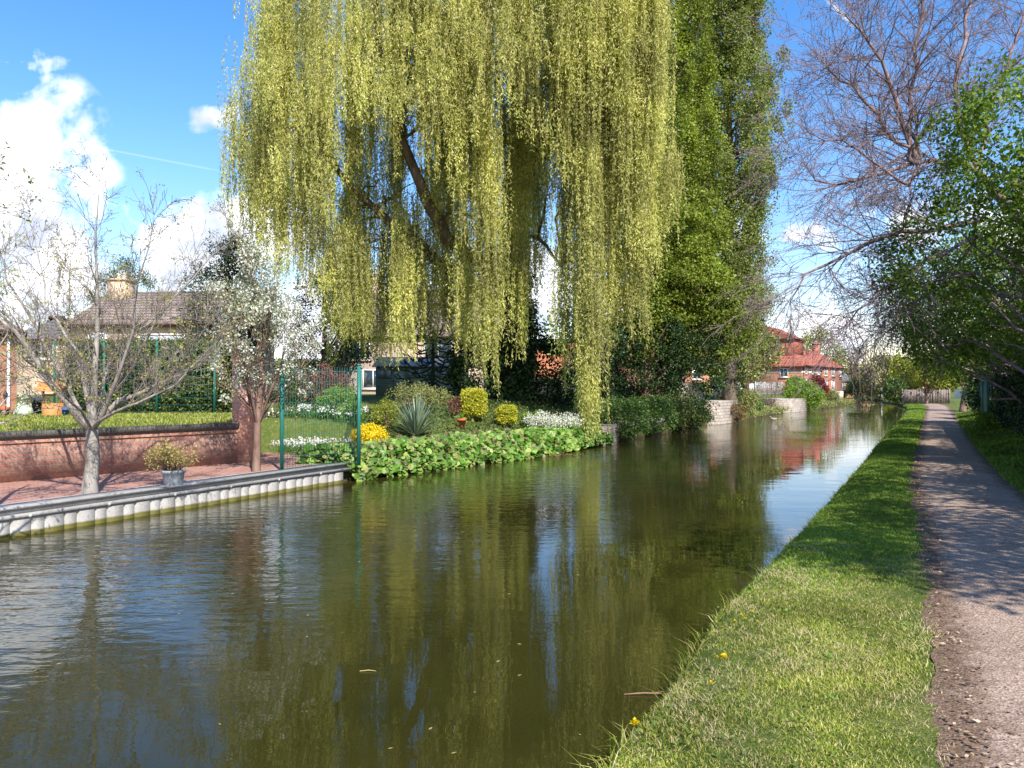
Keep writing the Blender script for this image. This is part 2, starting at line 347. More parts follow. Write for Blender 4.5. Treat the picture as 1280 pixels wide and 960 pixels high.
M['fresh_green'] = leafmat('fresh_leaf', [(.13, .25, .03), (.2, .34, .045), (.3, .4, .06)], .38, .5, .25, 2)
M['lime_tree'] = leafmat('spring_tree_leaf', [(.20, .25, .03), (.30, .34, .045), (.42, .42, .07)], .42, .5, .3, .4)
M['red_leaf'] = leafmat('copper_leaf', [(.12, .04, .035), (.2, .07, .06), (.3, .13, .1)], .25, .5, .25, 2)
M['maroon'] = leafmat('maroon_leaf', [(.16, .02, .02), (.26, .035, .03)], .25, .5)
M['rust'] = leafmat('rusty_leaf', [(.17, .12, .05), (.27, .17, .08), (.2, .2, .07)], .3, .6)
M['olive'] = leafmat('olive_leaf', [(.17, .2, .06), (.26, .28, .09), (.34, .33, .13)], .3, .6)
M['straw'] = leafmat('dry_yellow_leaf', [(.42, .33, .12), (.55, .45, .18), (.38, .34, .10)], .35, .6, .2, 3)
M['spike'] = leafmat('spiky_leaf', [(.10, .15, .10), (.17, .24, .16), (.28, .34, .22)], .2, .4, .2, 2, .4)
M['litter'] = leafmat('dead_leaf', [(.10, .06, .035), (.22, .13, .07), (.36, .25, .15), (.5, .4, .28)], .1, .8)
M['weed'] = leafmat('weed_leaf', [(.09, .16, .025), (.14, .22, .04), (.2, .28, .06)], .3, .5)
M['dead_grass'] = leafmat('dead_grass', [(.42, .34, .17), (.6, .52, .3)], .3, .8)
M['white_petal'] = leafmat('white_petal', [(.7, .72, .68), (.8, .8, .78)], .3, .6, .1)
M['stem_green'] = leafmat('green_stem', [(.07, .15, .03), (.12, .24, .05)], .3, .6)
M['puzzle'] = plain('scaly_dark_green', (.035, .05, .02), .8, .4, 8, 0, .02, 30)
M['steel'] = None
M['brick_red'] = brickmat('garden_red_brick', (.48, .22, .16), (.60, .34, .25), (.40, .32, .27), .225, .075, stain=(.38, .30, .20), stain_amt=.55)
M['pave'] = brickmat('red_brick_paving', (.36, .17, .125), (.46, .25, .19), (.20, .15, .12), .21, .105, flat=True, rz=R(-52), stain=(.30, .2, .16), stain_amt=.4)
M['coping'] = brickmat('blue_brick_coping', (.035, .033, .037), (.075, .068, .066), (.15, .14, .12), .075, .4, stain_amt=.2)
M['house_brick'] = brickmat('red_house_brick', (.40, .13, .085), (.47, .19, .12), (.33, .23, .18), .225, .075, stain_amt=.15)
M['orange_brick'] = brickmat('orange_house_brick', (.50, .20, .11), (.56, .27, .15), (.36, .28, .2), .225, .075, stain_amt=.15)
M['buff_brick'] = brickmat('buff_house_brick', (.52, .37, .25), (.60, .45, .31), (.45, .38, .3), .225, .075, stain_amt=.12)
M['pink_brick'] = brickmat('pale_pink_brick', (.58, .42, .32), (.66, .50, .39), (.5, .42, .35), .225, .075, stain_amt=.1)
M['stone'] = brickmat('rubble_stone', (.38, .33, .27), (.55, .48, .40), (.22, .18, .15), .42, .16, stain=(.25, .2, .17), stain_amt=.5, mort=.09)
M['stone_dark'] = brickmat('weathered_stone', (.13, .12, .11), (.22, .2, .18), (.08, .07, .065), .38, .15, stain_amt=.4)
M['tile_brown'] = brickmat('brown_roof_tile', (.20, .155, .135), (.29, .23, .20), (.09, .07, .065), .3, .16, stain_amt=.2, mort=.16)
M['tile_red'] = brickmat('red_roof_tile', (.36, .11, .075), (.44, .16, .10), (.16, .05, .035), .3, .18, stain_amt=.2, mort=.16)
M['tile_orange'] = brickmat('orange_roof_tile', (.52, .17, .08), (.62, .25, .12), (.22, .08, .04), .25, .2, stain=(.2, .14, .08), stain_amt=.35, mort=.18)
M['slate'] = brickmat('grey_slate', (.13, .13, .15), (.18, .18, .2), (.06, .06, .07), .3, .2, stain_amt=.1)
M['white'] = plain('white_paint', (.78, .78, .76), .45, .05)
M['cream'] = plain('cream_band', (.66, .58, .45), .7, .05)
M['glass'] = glassmat('window_glass')
M['pale_glass'] = glassmat('curtained_glass', (.35, .38, .4))
M['dark_trim'] = plain('dark_trim', (.06, .03, .025), .6)
M['green_paint'] = plain('green_powder_coat', (.02, .15, .12), .4, .1)
M['shed_green'] = brickmat('green_shed_boards', (.32, .40, .28), (.35, .43, .31), (.05, .08, .05), 9, .14, stain_amt=.15, mort=.06)
M['felt'] = plain('grey_roof_felt', (.30, .27, .23), .95, .2, spec=.05)
M['orange_wood'] = plain('orange_stained_wood', (.46, .20, .06), .6, .2, 12)
M['fence_wood'] = brickmat('weathered_fence_boards', (.30, .24, .21), (.38, .31, .27), (.12, .09, .08), .12, 4, stain_amt=.3, mort=.004, off=0)
M['galv'] = plain('galvanised_steel', (.5, .52, .53), .5, .1, 3, .3)
M['pot'] = plain('grey_pot', (.30, .32, .33), .7, .2, 12)
M['blue'] = plain('blue_plastic', (.03, .12, .35), .4, .1)
M['navy'] = plain('navy_plastic', (.015, .03, .09), .5, .1)
M['terracotta'] = plain('terracotta', (.5, .12, .05), .7, .1)
M['soil'] = plain('bed_soil', (.10, .07, .05), .95, .4, 8, 0, .03, 25)
M['concrete'] = plain('pale_concrete', (.40, .37, .33), .9, .2, 3)
M['black'] = plain('black_iron', (.02, .02, .02), .5)
M['driftwood'] = plain('wet_twig', (.22, .13, .08), .7, .3, 20)

def pilingmat():
    m, nt, N, L, bs = newmat('painted_steel_piling')
    oc = objco(N); nz = noise(N, L, 3, 6, oc, .65)
    r = ramp(N, [(.3, (.30, .285, .26)), (.6, (.43, .41, .38)), (.75, (.26, .23, .19))]); L.new(nz, r.inputs[0])
    n2 = noise(N, L, 30, 4, oc); rr = ramp(N, [(.55, (0,) * 3), (.72, (.75,) * 3)]); L.new(n2, rr.inputs[0])
    k = mixc(N, L, rr.outputs[0], r.outputs[0], (.2, .16, .11))
    sp = N.new('ShaderNodeSeparateXYZ'); L.new(oc, sp.inputs[0])
    ad = N.new('ShaderNodeMath'); ad.operation = 'MULTIPLY_ADD'; ad.inputs[1].default_value = .05; L.new(nz, ad.inputs[0]); L.new(sp.outputs[2], ad.inputs[2])
    mr = N.new('ShaderNodeMapRange'); mr.inputs[1].default_value = .075; mr.inputs[2].default_value = .10; mr.inputs[3].default_value = 1; mr.inputs[4].default_value = 0
    L.new(ad.outputs[0], mr.inputs[0])
    k = mixc(N, L, mr.outputs[0], k, (.13, .115, .025))
    L.new(k, bs.inputs['Base Color']); bs.inputs['Roughness'].default_value = .55
    bump(N, L, n2, .4, .004, bs); return m
M['steel'] = pilingmat()

# ------------------------------------------------------------------ terrain
_ry = np.array([-40, 3.84, 5.98, 7.93, 12.6, 24.3, 52, 70, 88, 101, 108, 114, 119.0]); _rx = np.array([-23.1, .52, 1.55, 2.68, 5.24, 11.6, 26.6, 36, 44, 48.6, 52.5, 55.0, 56.5])
_ly = np.array([-40, 9.75, 15.9, 22, 26.8, 33.2, 38.0, 43.4, 58.8, 66, 84, 97, 103.0]); _lx = np.array([-32.4, -6.5, -3.3, 1.1, 3.5, 7.1, 9.2, 12.5, 20.8, 25.8, 36.5, 43.2, 43.5])
def rightX(y): return np.interp(y, _ry, _rx) + .035 * wob(np.asarray(y, float), 1.0, 1.6)
def leftX(y): return np.interp(y, _ly, _lx)
def wallX(y): return np.where(y < 16, -5.5 + .8 * (y - 16), -5.5 - .3 * (y - 16))
def hL(x, y):
    x = np.asarray(x, float); y = np.asarray(y, float); u = leftX(y) - x
    base = np.where(y < 19, np.where(x > wallX(y) - .08, .35, 1.15), .35 + .8 * ss((u - .3) / 4))
    return base + .35 * ss((y - 22) / 16) * ss(u / 6)
def pathL(y): return np.interp(y, [-40, 3.2, 7.1, 13.4, 20.5, 34, 67, 78], [-21.8, 1.86, 3.86, 7.0, 10.85, 18.2, 36.2, 41.4])
def pathR(y): return pathL(y) + np.interp(y, [-40, 3, 20, 78], [1.75, 1.62, 1.5, 1.9])

def grid(mb, V):
    a, b = V.shape[:2]; i = np.arange(a - 1)[:, None] * b; j = np.arange(b - 1)[None, :]
    mb.add(V.reshape(-1, 3), np.stack([i + j, i + j + 1, i + b + j + 1, i + b + j], -1).reshape(-1, 4))
g = MB()
ys = np.concatenate([np.arange(-40, 1, 2.), np.arange(1, 24, .12), np.arange(24, 60, .5), np.arange(60, 119.01, 1.0)])
uk = np.array([0, .015, .05, .10, .17, .28, .45, .7, 1.1, 2, 4, 8, 15, 30, 80, 300, 1500.])
zk = np.array([-.9, -.03, .07, .15, .21, .255, .28, .295, .30, .30, .30, .30, .30, .3, .3, .3, .3])
V = np.zeros((len(ys), len(uk), 3)); V[:, :, 0] = rightX(ys)[:, None] + uk; V[:, :, 1] = ys[:, None]
V[:, :, 2] = zk + np.where((uk > .01) & (uk < 2.5), .012, 0)[None] * wob(ys[:, None] * 1.3 + uk[None] * 3.1, 2.)
grid(g, V)
ys = np.concatenate([np.arange(-40, 18.6, .8), [18.94, 19.06], np.arange(20, 103.1, 1.0)])
V = np.zeros((len(ys), 19, 3))
for i, y in enumerate(ys):
    w = float(leftX(y) - wallX(y))
    if y < 19: u = [0, .004, .3, w * .5, w - .05, w + .07, w + .085, w + .3, w + .8, w + 1.5, w + 2.5, w + 5, 14, 20, 35, 60, 150, 500, 1500]
    else: u = [0, .004, .3, .7, 1.1, 1.6, 2.1, 2.6, 3.2, 3.8, 4.5, 6, 9, 14, 25, 60, 150, 500, 1500]
    u = np.array(u); V[i, :, 0] = leftX(y) - u; V[i, :, 1] = y; V[i, :, 2] = hL(V[i, :, 0], np.full(len(u), y))
    if y < 19: V[i, :6, 2] = .35; V[i, 6:, 2] = 1.15
    V[i, 0, 2] = -.9
grid(g, V[:, ::-1])
ys = np.array([103, 103.01]); # closing face of the left land towards the bend
xs = np.array([43.5, 30, 0, -200, -1500.]); V = np.zeros((2, 5, 3)); V[:, :, 0] = xs; V[:, :, 1] = 103; V[0, :, 2] = -.9; V[1, :, 2] = hL(xs, np.full(5, 103.)); grid(g, V)
ys = np.array([119, 119.01, 122, 130, 160, 250, 600, 3000.]); xs = np.array([-3000, -600, -100, 0, 30, 45, 50, 60, 100, 600, 3000.])
V = np.zeros((len(ys), len(xs), 3)); V[:, :, 0] = xs; V[:, :, 1] = ys[:, None]; V[:, :, 2] = .3; V[0, :, 2] = -.9; grid(g, V)
tag(g.build('ground', M['turf']), 'green turf and soil of both canal banks', None, None, 'structure')

w = MB(); w.add([[-300, -40, 0], [120, -40, 0], [120, 125, 0], [-300, 125, 0]], [[0, 1, 2, 3]])
tag(w.build('water', M['water']), 'rippled olive canal water reflecting the willow', None, None, 'structure')

# towpath, slightly crowned, ragged edges
ys = np.concatenate([np.arange(-6, 20, .08), np.arange(20, 78.1, .5)]); t = np.linspace(0, 1, 9)
V = np.zeros((len(ys), 9, 3)); la = pathL(ys) - .08 + .06 * wob(ys, 3., 2.2); ra = pathR(ys) + .12 + .05 * wob(ys, 5., 2.0)
V[:, :, 0] = la[:, None] + (ra - la)[:, None] * t; V[:, :, 1] = ys[:, None]; V[:, :, 2] = .300 + .03 * np.sin(t * math.pi)[None] + .004
pm = MB(); grid(pm, V); po = pm.build('towpath', M['path'], smooth=True); tag(po, 'pinkish grey gravel towpath with dirty edges', None, None, 'structure')
uvl = po.data.uv_layers.new(name='across'); tv = np.tile(t, len(ys)); li = np.zeros(len(po.data.loops), np.int32); po.data.loops.foreach_get('vertex_index', li)
uvl.data.foreach_set('uv', np.stack([tv[li], np.zeros(len(li))], 1).astype(np.float32).ravel())

# brick paving of the terrace
ys = np.arange(-6, 18.71, .4); V = np.zeros((len(ys), 2, 3)); V[:, 0, 0] = wallX(ys) - .02; V[:, 1, 0] = np.minimum(leftX(ys) - .42, -3.9); V[:, :, 1] = ys[:, None]; V[:, :, 2] = .357
pm = MB(); grid(pm, V); tag(pm.build('terrace_paving', M['pave']), 'red brick terrace paving below the garden wall', None, None, 'structure')
ys = np.arange(-6, 16.1, .4); V = np.zeros((len(ys), 2, 3)); V[:, 0, 0] = leftX(ys) - .46 - .05 * wob(ys, 4.); V[:, 1, 0] = leftX(ys) - .1; V[:, :, 1] = ys[:, None]; V[:, :, 2] = .362
pm = MB(); grid(pm, V); tag(pm.build('gravel_strip', M['concrete']), 'pale gritty strip between paving and canal edging', None, None, 'structure')

# ------------------------------------------------------------------ canal edging: sheet piling with capping
def frame_line(a, b):
    a = np.array(a, float); b = np.array(b, float); d = b - a; l = np.linalg.norm(d); return a, d / l, l
def piling():
    A, D, Ln = frame_line((leftX(-4.0), -4.0), (-3.3, 15.9)); Nn = np.array([D[1], -D[0]])      # towards the water
    t = thing('canal_edging', (A[0], A[1], 0), 'pale grey steel sheet piling with double capping rail along the terrace', 'canal edging')
    per = .44; n = int(Ln / per); prof = []
    for i in range(n):
        s = i * per; prof += [(s, .112), (s + .14, .112), (s + .155, .085), (s + .17, .085), (s + .185, .120), (s + .40, .120), (s + .415, .09), (s + .43, .09)]
    V = np.zeros((len(prof), 2, 3))
    for i, (s, o) in enumerate(prof):
        p = D * s + Nn * (.03 + o); V[i, 0] = (p[0], p[1], -.8); V[i, 1] = (p[0], p[1], .27)
    m = MB(); grid(m, V); m.build('sheet_piling', M['steel'], t)
    def rail(name, o0, o1, z0, z1):
        m = MB(); a0 = Nn * o0; a1 = Nn * o1; e = D * Ln
        v = [(*a0, z0), (*a1, z0), (*a1, z1), (*a0, z1)]; v = np.array(v); v2 = v + np.array([e[0], e[1], 0])
        m.add(np.vstack([v, v2]), [[0, 1, 5, 4], [1, 2, 6, 5], [2, 3, 7, 6], [3, 0, 4, 7], [0, 3, 2, 1], [4, 5, 6, 7]])
        return m.build(name, M['steel'], t)
    rail('capping', -.20, .12, .345, .385); rail('rail', .02, .16, .225, .285); rail('web', .02, .09, .2855, .3445)
    # the bolts on the rail
    for k in range(int(Ln / 1.1)):
        m = MB(); p = D * (k * 1.1 + .4) + Nn * .16; m.box((p[0], p[1], .25), (.04, .02, .04), math.atan2(D[1], D[0]))
        m.build('bolt', M['steel'], t)
piling()

# ------------------------------------------------------------------ brick retaining wall, pier
def wall_box(name, a, b, z0, z1, th, mat, label=None, cat=None, parts=()):
    """wall from a to b (its canal side on that line), thickness th to the left; parts: (name, z0, z1, overhang, mat)"""
    A, D, Ln = frame_line(a, b); rz = math.atan2(D[1], D[0])
    t = thing(name, (A[0], A[1], z0), label, cat, rz)
    m = MB(); n = max(2, int(Ln / .5))
    m.box((Ln / 2, th / 2, (z1 - z0) / 2), (Ln, th, z1 - z0)); m.build('brickwork' if 'brick' in name else 'stonework', mat, t)
    for (pn, p0, p1, ov, pm_) in parts:
        m = MB(); m.box((Ln / 2, th / 2, (p0 + p1) / 2 - z0), (Ln + 2 * ov, th + 2 * ov, p1 - p0)); m.build(pn, pm_, t)
    return t
wall_box('brick_retaining_wall', (wallX(-4.), -4.), (-5.62, 15.85), .3, 1.06, .23, M['brick_red'], 'low red brick retaining wall holding up the lawn behind the terrace', 'garden wall',
         (('coping', 1.062, 1.18, .025, M['coping']), ('string_course', .98, 1.0, .018, M['brick_red'])))
t = thing('brick_pier', (-5.55, 16.05, .3), 'tall square red brick pier at the end of the low wall', 'brick pier', R(5))
m = MB(); m.box((0, 0, 1.15), (.46, .46, 2.3)); m.build('shaft', M['brick_red'], t)
m = MB(); m.box((0, 0, 2.34), (.56, .56, .08)); m.box((0, 0, 2.42), (.5, .5, .08), 0, .7); m.build('cap', M['coping'], t)
wall_box('brick_side_wall', (-5.62, 16.3), (-6.35, 18.9), .3, 1.5, .23, M['brick_red'], 'short red brick wall running back from the tall pier', 'garden wall', (('coping', 1.502, 1.56, .02, M['coping']),))

# ------------------------------------------------------------------ green mesh fences
def mesh_fence(name, pts, h, label, gap=.055, wr=.0028, post=.06, hg=.2, z=None):
    z0 = float(z if z is not None else .36)
    t = thing(name, (pts[0][0], pts[0][1], z0), label, 'mesh fence')
    o = np.array([pts[0][0], pts[0][1]])
    for q in pts:
        m = MB(); m.box((q[0] - o[0], q[1] - o[1], h / 2 + .02), (post, post, h + .06), .5); m.box((q[0] - o[0], q[1] - o[1], h + .055), (post + .012, post + .012, .02), .5); m.build('post', M['green_paint'], t)
    for a, b in zip(pts[:-1], pts[1:]):
        A, D, Ln = frame_line(a, b); rz = math.atan2(D[1], D[0]); m = MB(); nw = int(Ln / gap)
        for k in range(1, nw):
            p = A - o + D * k * gap; m.box((p[0], p[1], h / 2 + .03), (wr * 2, wr * 2, h - .06), rz)
        for k in range(int(h / hg) + 1):
            p = A - o + D * Ln / 2; m.box((p[0], p[1], .06 + k * hg), (Ln, wr * 2.4, wr * 2.4), rz)
        m.build('mesh_panel', M['green_paint'], t)
mesh_fence('mesh_fence', [(-4.30, 14.35), (-3.08, 15.45), (-4.25, 21.5)], 1.95, 'green wire mesh fence with two tall posts at the end of the terrace', wr=.0026)
mesh_fence('mesh_fence', [P(68, 0, 22.2)[:2], P(130, 0, 22.2)[:2], P(196, 0, 22.2)[:2], P(268, 0, 22.4)[:2]], 2.05, 'green wire mesh fence standing in front of the clipped hedge on the lawn', gap=.11, wr=.003, z=1.15)

# ------------------------------------------------------------------ foliage and tree builders
def ball(n, shell=.5):
    v = RNG.normal(size=(n, 3)); v /= np.linalg.norm(v, axis=1)[:, None]; return v * (RNG.uniform(shell, 1, n) ** .6)[:, None]
def clump_leaves(mb, centres, rad, per, L, W, aniso=(1, 1, 1), down=0.0, up=.5, outc=None):
    """leaves scattered in clumps; they mostly face up and outwards like real ones"""
    c = np.asarray(centres, float); n = len(c); rad = np.broadcast_to(rad, (n,))
    off = np.concatenate([ball(per, .15) for _ in range(n)]) if n < 4000 else ball(n * per, .15)
    pos = np.repeat(c, per, 0) + off * np.repeat(rad, per)[:, None] * np.array(aniso)
    ax = RNG.normal(size=pos.shape) * .9 + off * .8; ax[:, 2] -= down
    nr = RNG.normal(size=pos.shape) * .7 + off * .5; nr[:, 2] += up
    mb.leaves(pos, L, W, ax, nr)
def in_ellipsoids(ells, n, shell=.55):
    """clump centres near the surface of a union of ellipsoids"""
    wts = np.array([e[3] * e[5] for e in ells]); wts = wts / wts.sum(); out = []
    for e, w_ in zip(ells, wts):
        k = max(3, int(n * w_)); v = ball(k, shell); out.append(np.array(e[:3]) + v * np.array(e[3:6]))
    return np.concatenate(out)
def limb(a, b, r0, r1, n=6, sag=.1, wig=.06):
    a = np.array(a, float); b = np.array(b, float); t = np.linspace(0, 1, n)[:, None]; l = np.linalg.norm(b - a)
    p = a + (b - a) * t; p[:, 2] += sag * l * np.sin(t[:, 0] * math.pi); w_ = RNG.normal(size=(n, 3)) * wig * l; w_[0] = 0; w_[-1] = 0
    return p + w_ * np.sin(t * math.pi), r0 + (r1 - r0) * t[:, 0]
def leafy_tree(name, base, h, ells, label, cat, leaf, bark, n=150, rad=.5, per=120, L=.1, W=.06, trunk_r=.2, aniso=(1, 1, 1), group=None, shell=.55, limbs=25, twigs=0, up=.5, down=0.0, lean=(0, 0)):
    base = np.array(base, float); t = thing(name, base, label, cat, 0, group)
    e2 = [(e[0] - base[0], e[1] - base[1], e[2] - base[2], *e[3:]) for e in ells]
    c = in_ellipsoids(e2, n, shell)
    c = c[c[:, 2] > .1]
    m = MB(); top = np.array([lean[0], lean[1], h * .85]); tp, tr = limb((0, 0, -.15), top, trunk_r, trunk_r * .25, 9, 0, .015); m.tube(tp, tr, 9)
    for q in c[RNG.permutation(len(c))[:limbs]]:
        k = min(8, max(1, int((q[2] / h * .6) * 8))); p, r = limb(tp[k], q, tr[k] * .45, .012, 6, .06, .05); m.tube(p, r, 5)
        for _ in range(twigs):
            q2 = q + RNG.normal(size=3) * rad * 1.2; p2, r2 = limb(p[3], q2, .012, .003, 4, .05, .08); m.tube(p2, r2, 3)
    m.build('trunk', bark, t, True)
    f = MB(); clump_leaves(f, c, rad * RNG.uniform(.6, 1.3, len(c)), per, L, W, aniso, down, up); f.build('crown', leaf, t)
    return t
def bush(name, c, r, label, cat, leaf, n=40, per=60, L=.06, W=.04, rad=None, group=None, shell=.5, stems=True, parts=None):
    """leafy shrub on the ground: base point c, half sizes r"""
    c = np.array(c, float); t = thing(name, c, label, cat, 0, group); r = np.array(r, float)
    cc = ball(n, shell)
    if shell > .7: cc = np.concatenate([cc, ball(n // 2, .1) * .8])
    if shell > .7: cc = np.sign(cc) * np.abs(cc) ** .55 * .85
    cc = cc * r * .88 + np.array([0, 0, r[2]]); cc[:, 2] = np.maximum(cc[:, 2], .03)
    rad = rad if rad else float(r.mean()) * .3
    f = MB(); clump_leaves(f, cc, rad, per, L, W); f.build('foliage', leaf, t)
    if stems:
        m = MB()
        for q in cc[:min(len(cc), 14)]:
            p, rr = limb((q[0] * .1, q[1] * .1, -.05), q, .02 + .01 * r[2], .004, 5, 0, .06); m.tube(p, rr, 4)
        m.build('stem', M['brown_bark'], t, True)
    return t
def grow(p, d, L, r, lvl, tubes, tips, P_):
    n = P_['seg'][min(lvl, len(P_['seg']) - 1)]; d = np.array(d, float); d /= np.linalg.norm(d); pts = [np.array(p, float)]
    for i in range(n):
        d = d + RNG.normal(size=3) * P_['curl'] + np.array([0, 0, P_['up'][min(lvl, len(P_['up']) - 1)]]); d /= np.linalg.norm(d)
        pts.append(pts[-1] + d * L / n)
    pts = np.array(pts); rr = np.linspace(r, max(r * .35, P_['rmin']), n + 1); tubes.append((pts, rr, lvl))
    if lvl >= P_['levels']: tips.append(pts[-1]); return
    for k in range(P_['kids'][lvl]):
        t = RNG.uniform(.2, 1.0) if k else 1.0
        i = min(n, int(t * n)); q = pts[i]; dd = pts[i] - pts[max(0, i - 1)]; dd = dd / (np.linalg.norm(dd) + 1e-9)
        a = RNG.normal(size=3); a -= a @ dd * dd; a /= np.linalg.norm(a); sp_ = P_['spread'] * RNG.uniform(.5, 1.3) * (.5 if k == 0 else 1)
        nd = dd * math.cos(sp_) + a * math.sin(sp_)
        grow(q, nd, L * P_['ratio'] * RNG.uniform(.7, 1.15) * (1.1 - .35 * t), max(P_['rmin'], rr[i] * .62), lvl + 1, tubes, tips, P_)
def tubes_mesh(tubes, sides=(8, 6, 5, 4, 3)):
    m = MB()
    for p, r, l in tubes: m.tube(p, r, sides[min(l, len(sides) - 1)], cap=False)
    return m

# ------------------------------------------------------------------ far setting first: houses
def house(name, corner, rz, Lx, Ly, zg, ze, zr, wall, roof, label, hip=(False, False), wins=(), chim=(), band=None, over=.25, doors=(), pipe=()):
    """front-left corner at 'corner'; front faces local -y; ridge along local x. wins: (face, u, z, w, h) with face in front/left/right"""
    t = thing(name, (corner[0], corner[1], zg), label, 'house', rz)
    E = ze - zg; Rg = zr - zg; m = MB(); hy = Ly / 2
    v = [(0, 0, -.3), (Lx, 0, -.3), (Lx, Ly, -.3), (0, Ly, -.3), (0, 0, E), (Lx, 0, E), (Lx, Ly, E), (0, Ly, E)]
    m.add(v, [[0, 1, 5, 4], [1, 2, 6, 5], [2, 3, 7, 6], [3, 0, 4, 7]])
    if not hip[0]: m.add([(0, 0, E), (0, Ly, E), (0, hy, Rg - .06)], [[0, 2, 1]])
    if not hip[1]: m.add([(Lx, 0, E), (Lx, Ly, E), (Lx, hy, Rg - .06)], [[0, 1, 2]])
    m.build('wall', wall, t)
    o = over; sl = (Rg - E) / hy; ez = E - o * sl; h0 = hy * .9 if hip[0] else -o; h1 = Lx - hy * .9 if hip[1] else Lx + o
    m = MB(); a = (-o, -o, ez); b = (Lx + o, -o, ez); c = (Lx + o, Ly + o, ez); d = (-o, Ly + o, ez); r0 = (h0, hy, Rg); r1 = (h1, hy, Rg); th = .12
    top = np.array([a, b, c, d, r0, r1], float); bot = top - np.array([0, 0, th])
    m.add(np.vstack([top, bot]), [[0, 1, 5, 4], [2, 3, 4, 5], [6, 10, 11, 7], [8, 11, 10, 9], [0, 6, 7, 1], [2, 8, 9, 3]])
    m.add(top, [[3, 0, 4]]); m.add(top, [[1, 2, 5]]); m.add(bot, [[0, 3, 4]]); m.add(bot, [[2, 1, 5]])
    m.add(np.vstack([top, bot]), [[0, 3, 9, 6], [1, 7, 8, 2]])
    ro = m.build('roof', roof, t)
    for (cx, cy, w_, hh) in chim:
        m = MB(); m.box((cx, cy, Rg + hh / 2 - .5), (w_, w_, hh + 1)); m.box((cx, cy, Rg + hh + .04), (w_ + .12, w_ + .12, .1)); 
        for q in (-.15, .15): m.tube([(cx + q, cy, Rg + hh + .08), (cx + q, cy, Rg + hh + .4)], .09, 8)
        m.build('chimney', wall, ro)
    def place(face, u, z, out):
        if face == 'front': return (u, -out, z), 0
        if face == 'left': return (-out, u, z), R(90)
        return (Lx + out, u, z), R(90)
    for wn in wins:
        face, u, z, w_, hh = wn[:5]; pm_ = wn[5] if len(wn) > 5 else M['glass']
        c, rr = place(face, u, z - zg, .02); m = MB()
        ex = np.array([math.cos(rr), math.sin(rr), 0]); c = np.array(c)
        fw = .07
        for s in (-1, 1): m.box(c + ex * s * (w_ / 2 - fw / 2), (fw, .08, hh), rr)
        for s in (-1, 1): m.box(c + np.array([0, 0, s * (hh / 2 - fw / 2)]), (w_ - 2 * fw, .08, fw), rr)
        if w_ > .8: m.box(c, (fw * .8, .07, hh - 2 * fw), rr)
        wo = m.build('window', M['white'], t)
        m = MB(); m.box(c, (w_ - fw, .03, hh - fw), rr); m.build('pane', pm_, wo)
        c2, _ = place(face, u, z - zg, .06); m = MB(); m.box(np.array(c2) - np.array([0, 0, hh / 2 + .04]), (w_ + .2, .14, .07), rr); m.build('sill', M['cream'], wo)
    if band is not None:
        m = MB(); m.box((Lx / 2, Ly / 2, band - zg), (Lx + .05, Ly + .05, .22)); m.build('string_course', M['cream'], t)
    m = MB(); m.tube([(-o, -o - .05, ez - .02), (Lx + o, -o - .05, ez - .02)], .055, 6); m.build('gutter', M['dark_trim'], t)
    for (face, u) in pipe:
        c, rr = place(face, u, 0, .06); m = MB(); m.tube([(c[0], c[1], 0), (c[0], c[1], E - .1)], .04, 6); m.build('downpipe', M['white'] if name == 'brick_outhouse' else M['dark_trim'], t)
    return t

RC = R(56)   # houses along the canal face it
hh_ = house('red_brick_house', (31.8, 84), RC, 9, 7.5, 1.2, 4.7, 7.7, M['house_brick'], M['tile_red'], 'red brick house with hipped tile roof and pale band, nearest of the far canalside houses', (True, False),
      [('front', 1.5, 4.0, 1.0, 1.0), ('front', 4.5, 4.0, 1.0, 1.0), ('front', 7.5, 4.0, 1.0, 1.0), ('front', 1.5, 2.3, 1.0, 1.1), ('front', 4.5, 2.3, 1.0, 1.1), ('front', 7.5, 2.3, 1.0, 1.1), ('left', 2.0, 3.6, .9, 1.0)], band=3.65, over=.4, pipe=[('front', .2), ('left', 6)])
m = MB(); m.box((3.2, 4.0, 5.3), (4.6, 5.6, 2.2)); v = [(.6, .9, 6.2), (5.8, .9, 6.2), (5.8, 7.1, 6.2), (.6, 7.1, 6.2), (.6, 4, 7.7), (5.8, 4, 7.7)]
m.add(v, [[0, 1, 5, 4], [2, 3, 4, 5]]); m.add(v, [[3, 0, 4], [1, 2, 5]]); uo = m.build('upper_roof', M['tile_red'], hh_)
m = MB(); m.box((.88, 3.2, 5.5), (.08, .8, .8)); so_ = m.build('skylight', M['white'], uo)
house('red_brick_house', (37.0, 91.8), R(51), 8.4, 6.5, 1.2, 4.6, 6.7, M['house_brick'], M['tile_red'], 'lower red brick house with a stout chimney at the water side, beyond the hipped one', (False, False),
      [('front', 1.6, 3.9, 1.0, 1.0), ('front', 4.4, 3.9, 1.0, 1.0), ('front', 7.4, 3.9, 1.0, 1.0), ('front', 1.6, 2.2, 1.0, 1.1), ('front', 4.4, 2.2, 1.0, 1.1), ('left', 2.0, 3.4, .9, .9)], chim=[(8.2, 3.2, .8, .9)])
house('slate_roof_cottage', (53.2, 128), R(20), 4.6, 5.5, .3, 3.2, 4.9, M['orange_brick'], M['slate'], 'small orange brick cottage with grey slate roof on the far bank', (False, False),
      [('front', 2.4, 2.2, .9, 1.3), ('left', 2.6, 2.2, .9, 1.1)], chim=[(4.2, 2.7, .5, .6)])
house('distant_brick_house', (60.5, 150), R(-15), 8, 6, .3, 3.6, 5.7, M['orange_brick'], M['tile_red'], 'distant orange brick house half hidden by far trees', (False, False),
      [('front', 2, 2.4, 1.1, 1.1), ('front', 5, 2.4, 1.1, 1.1)], chim=[(1.2, 3, .7, .9)])
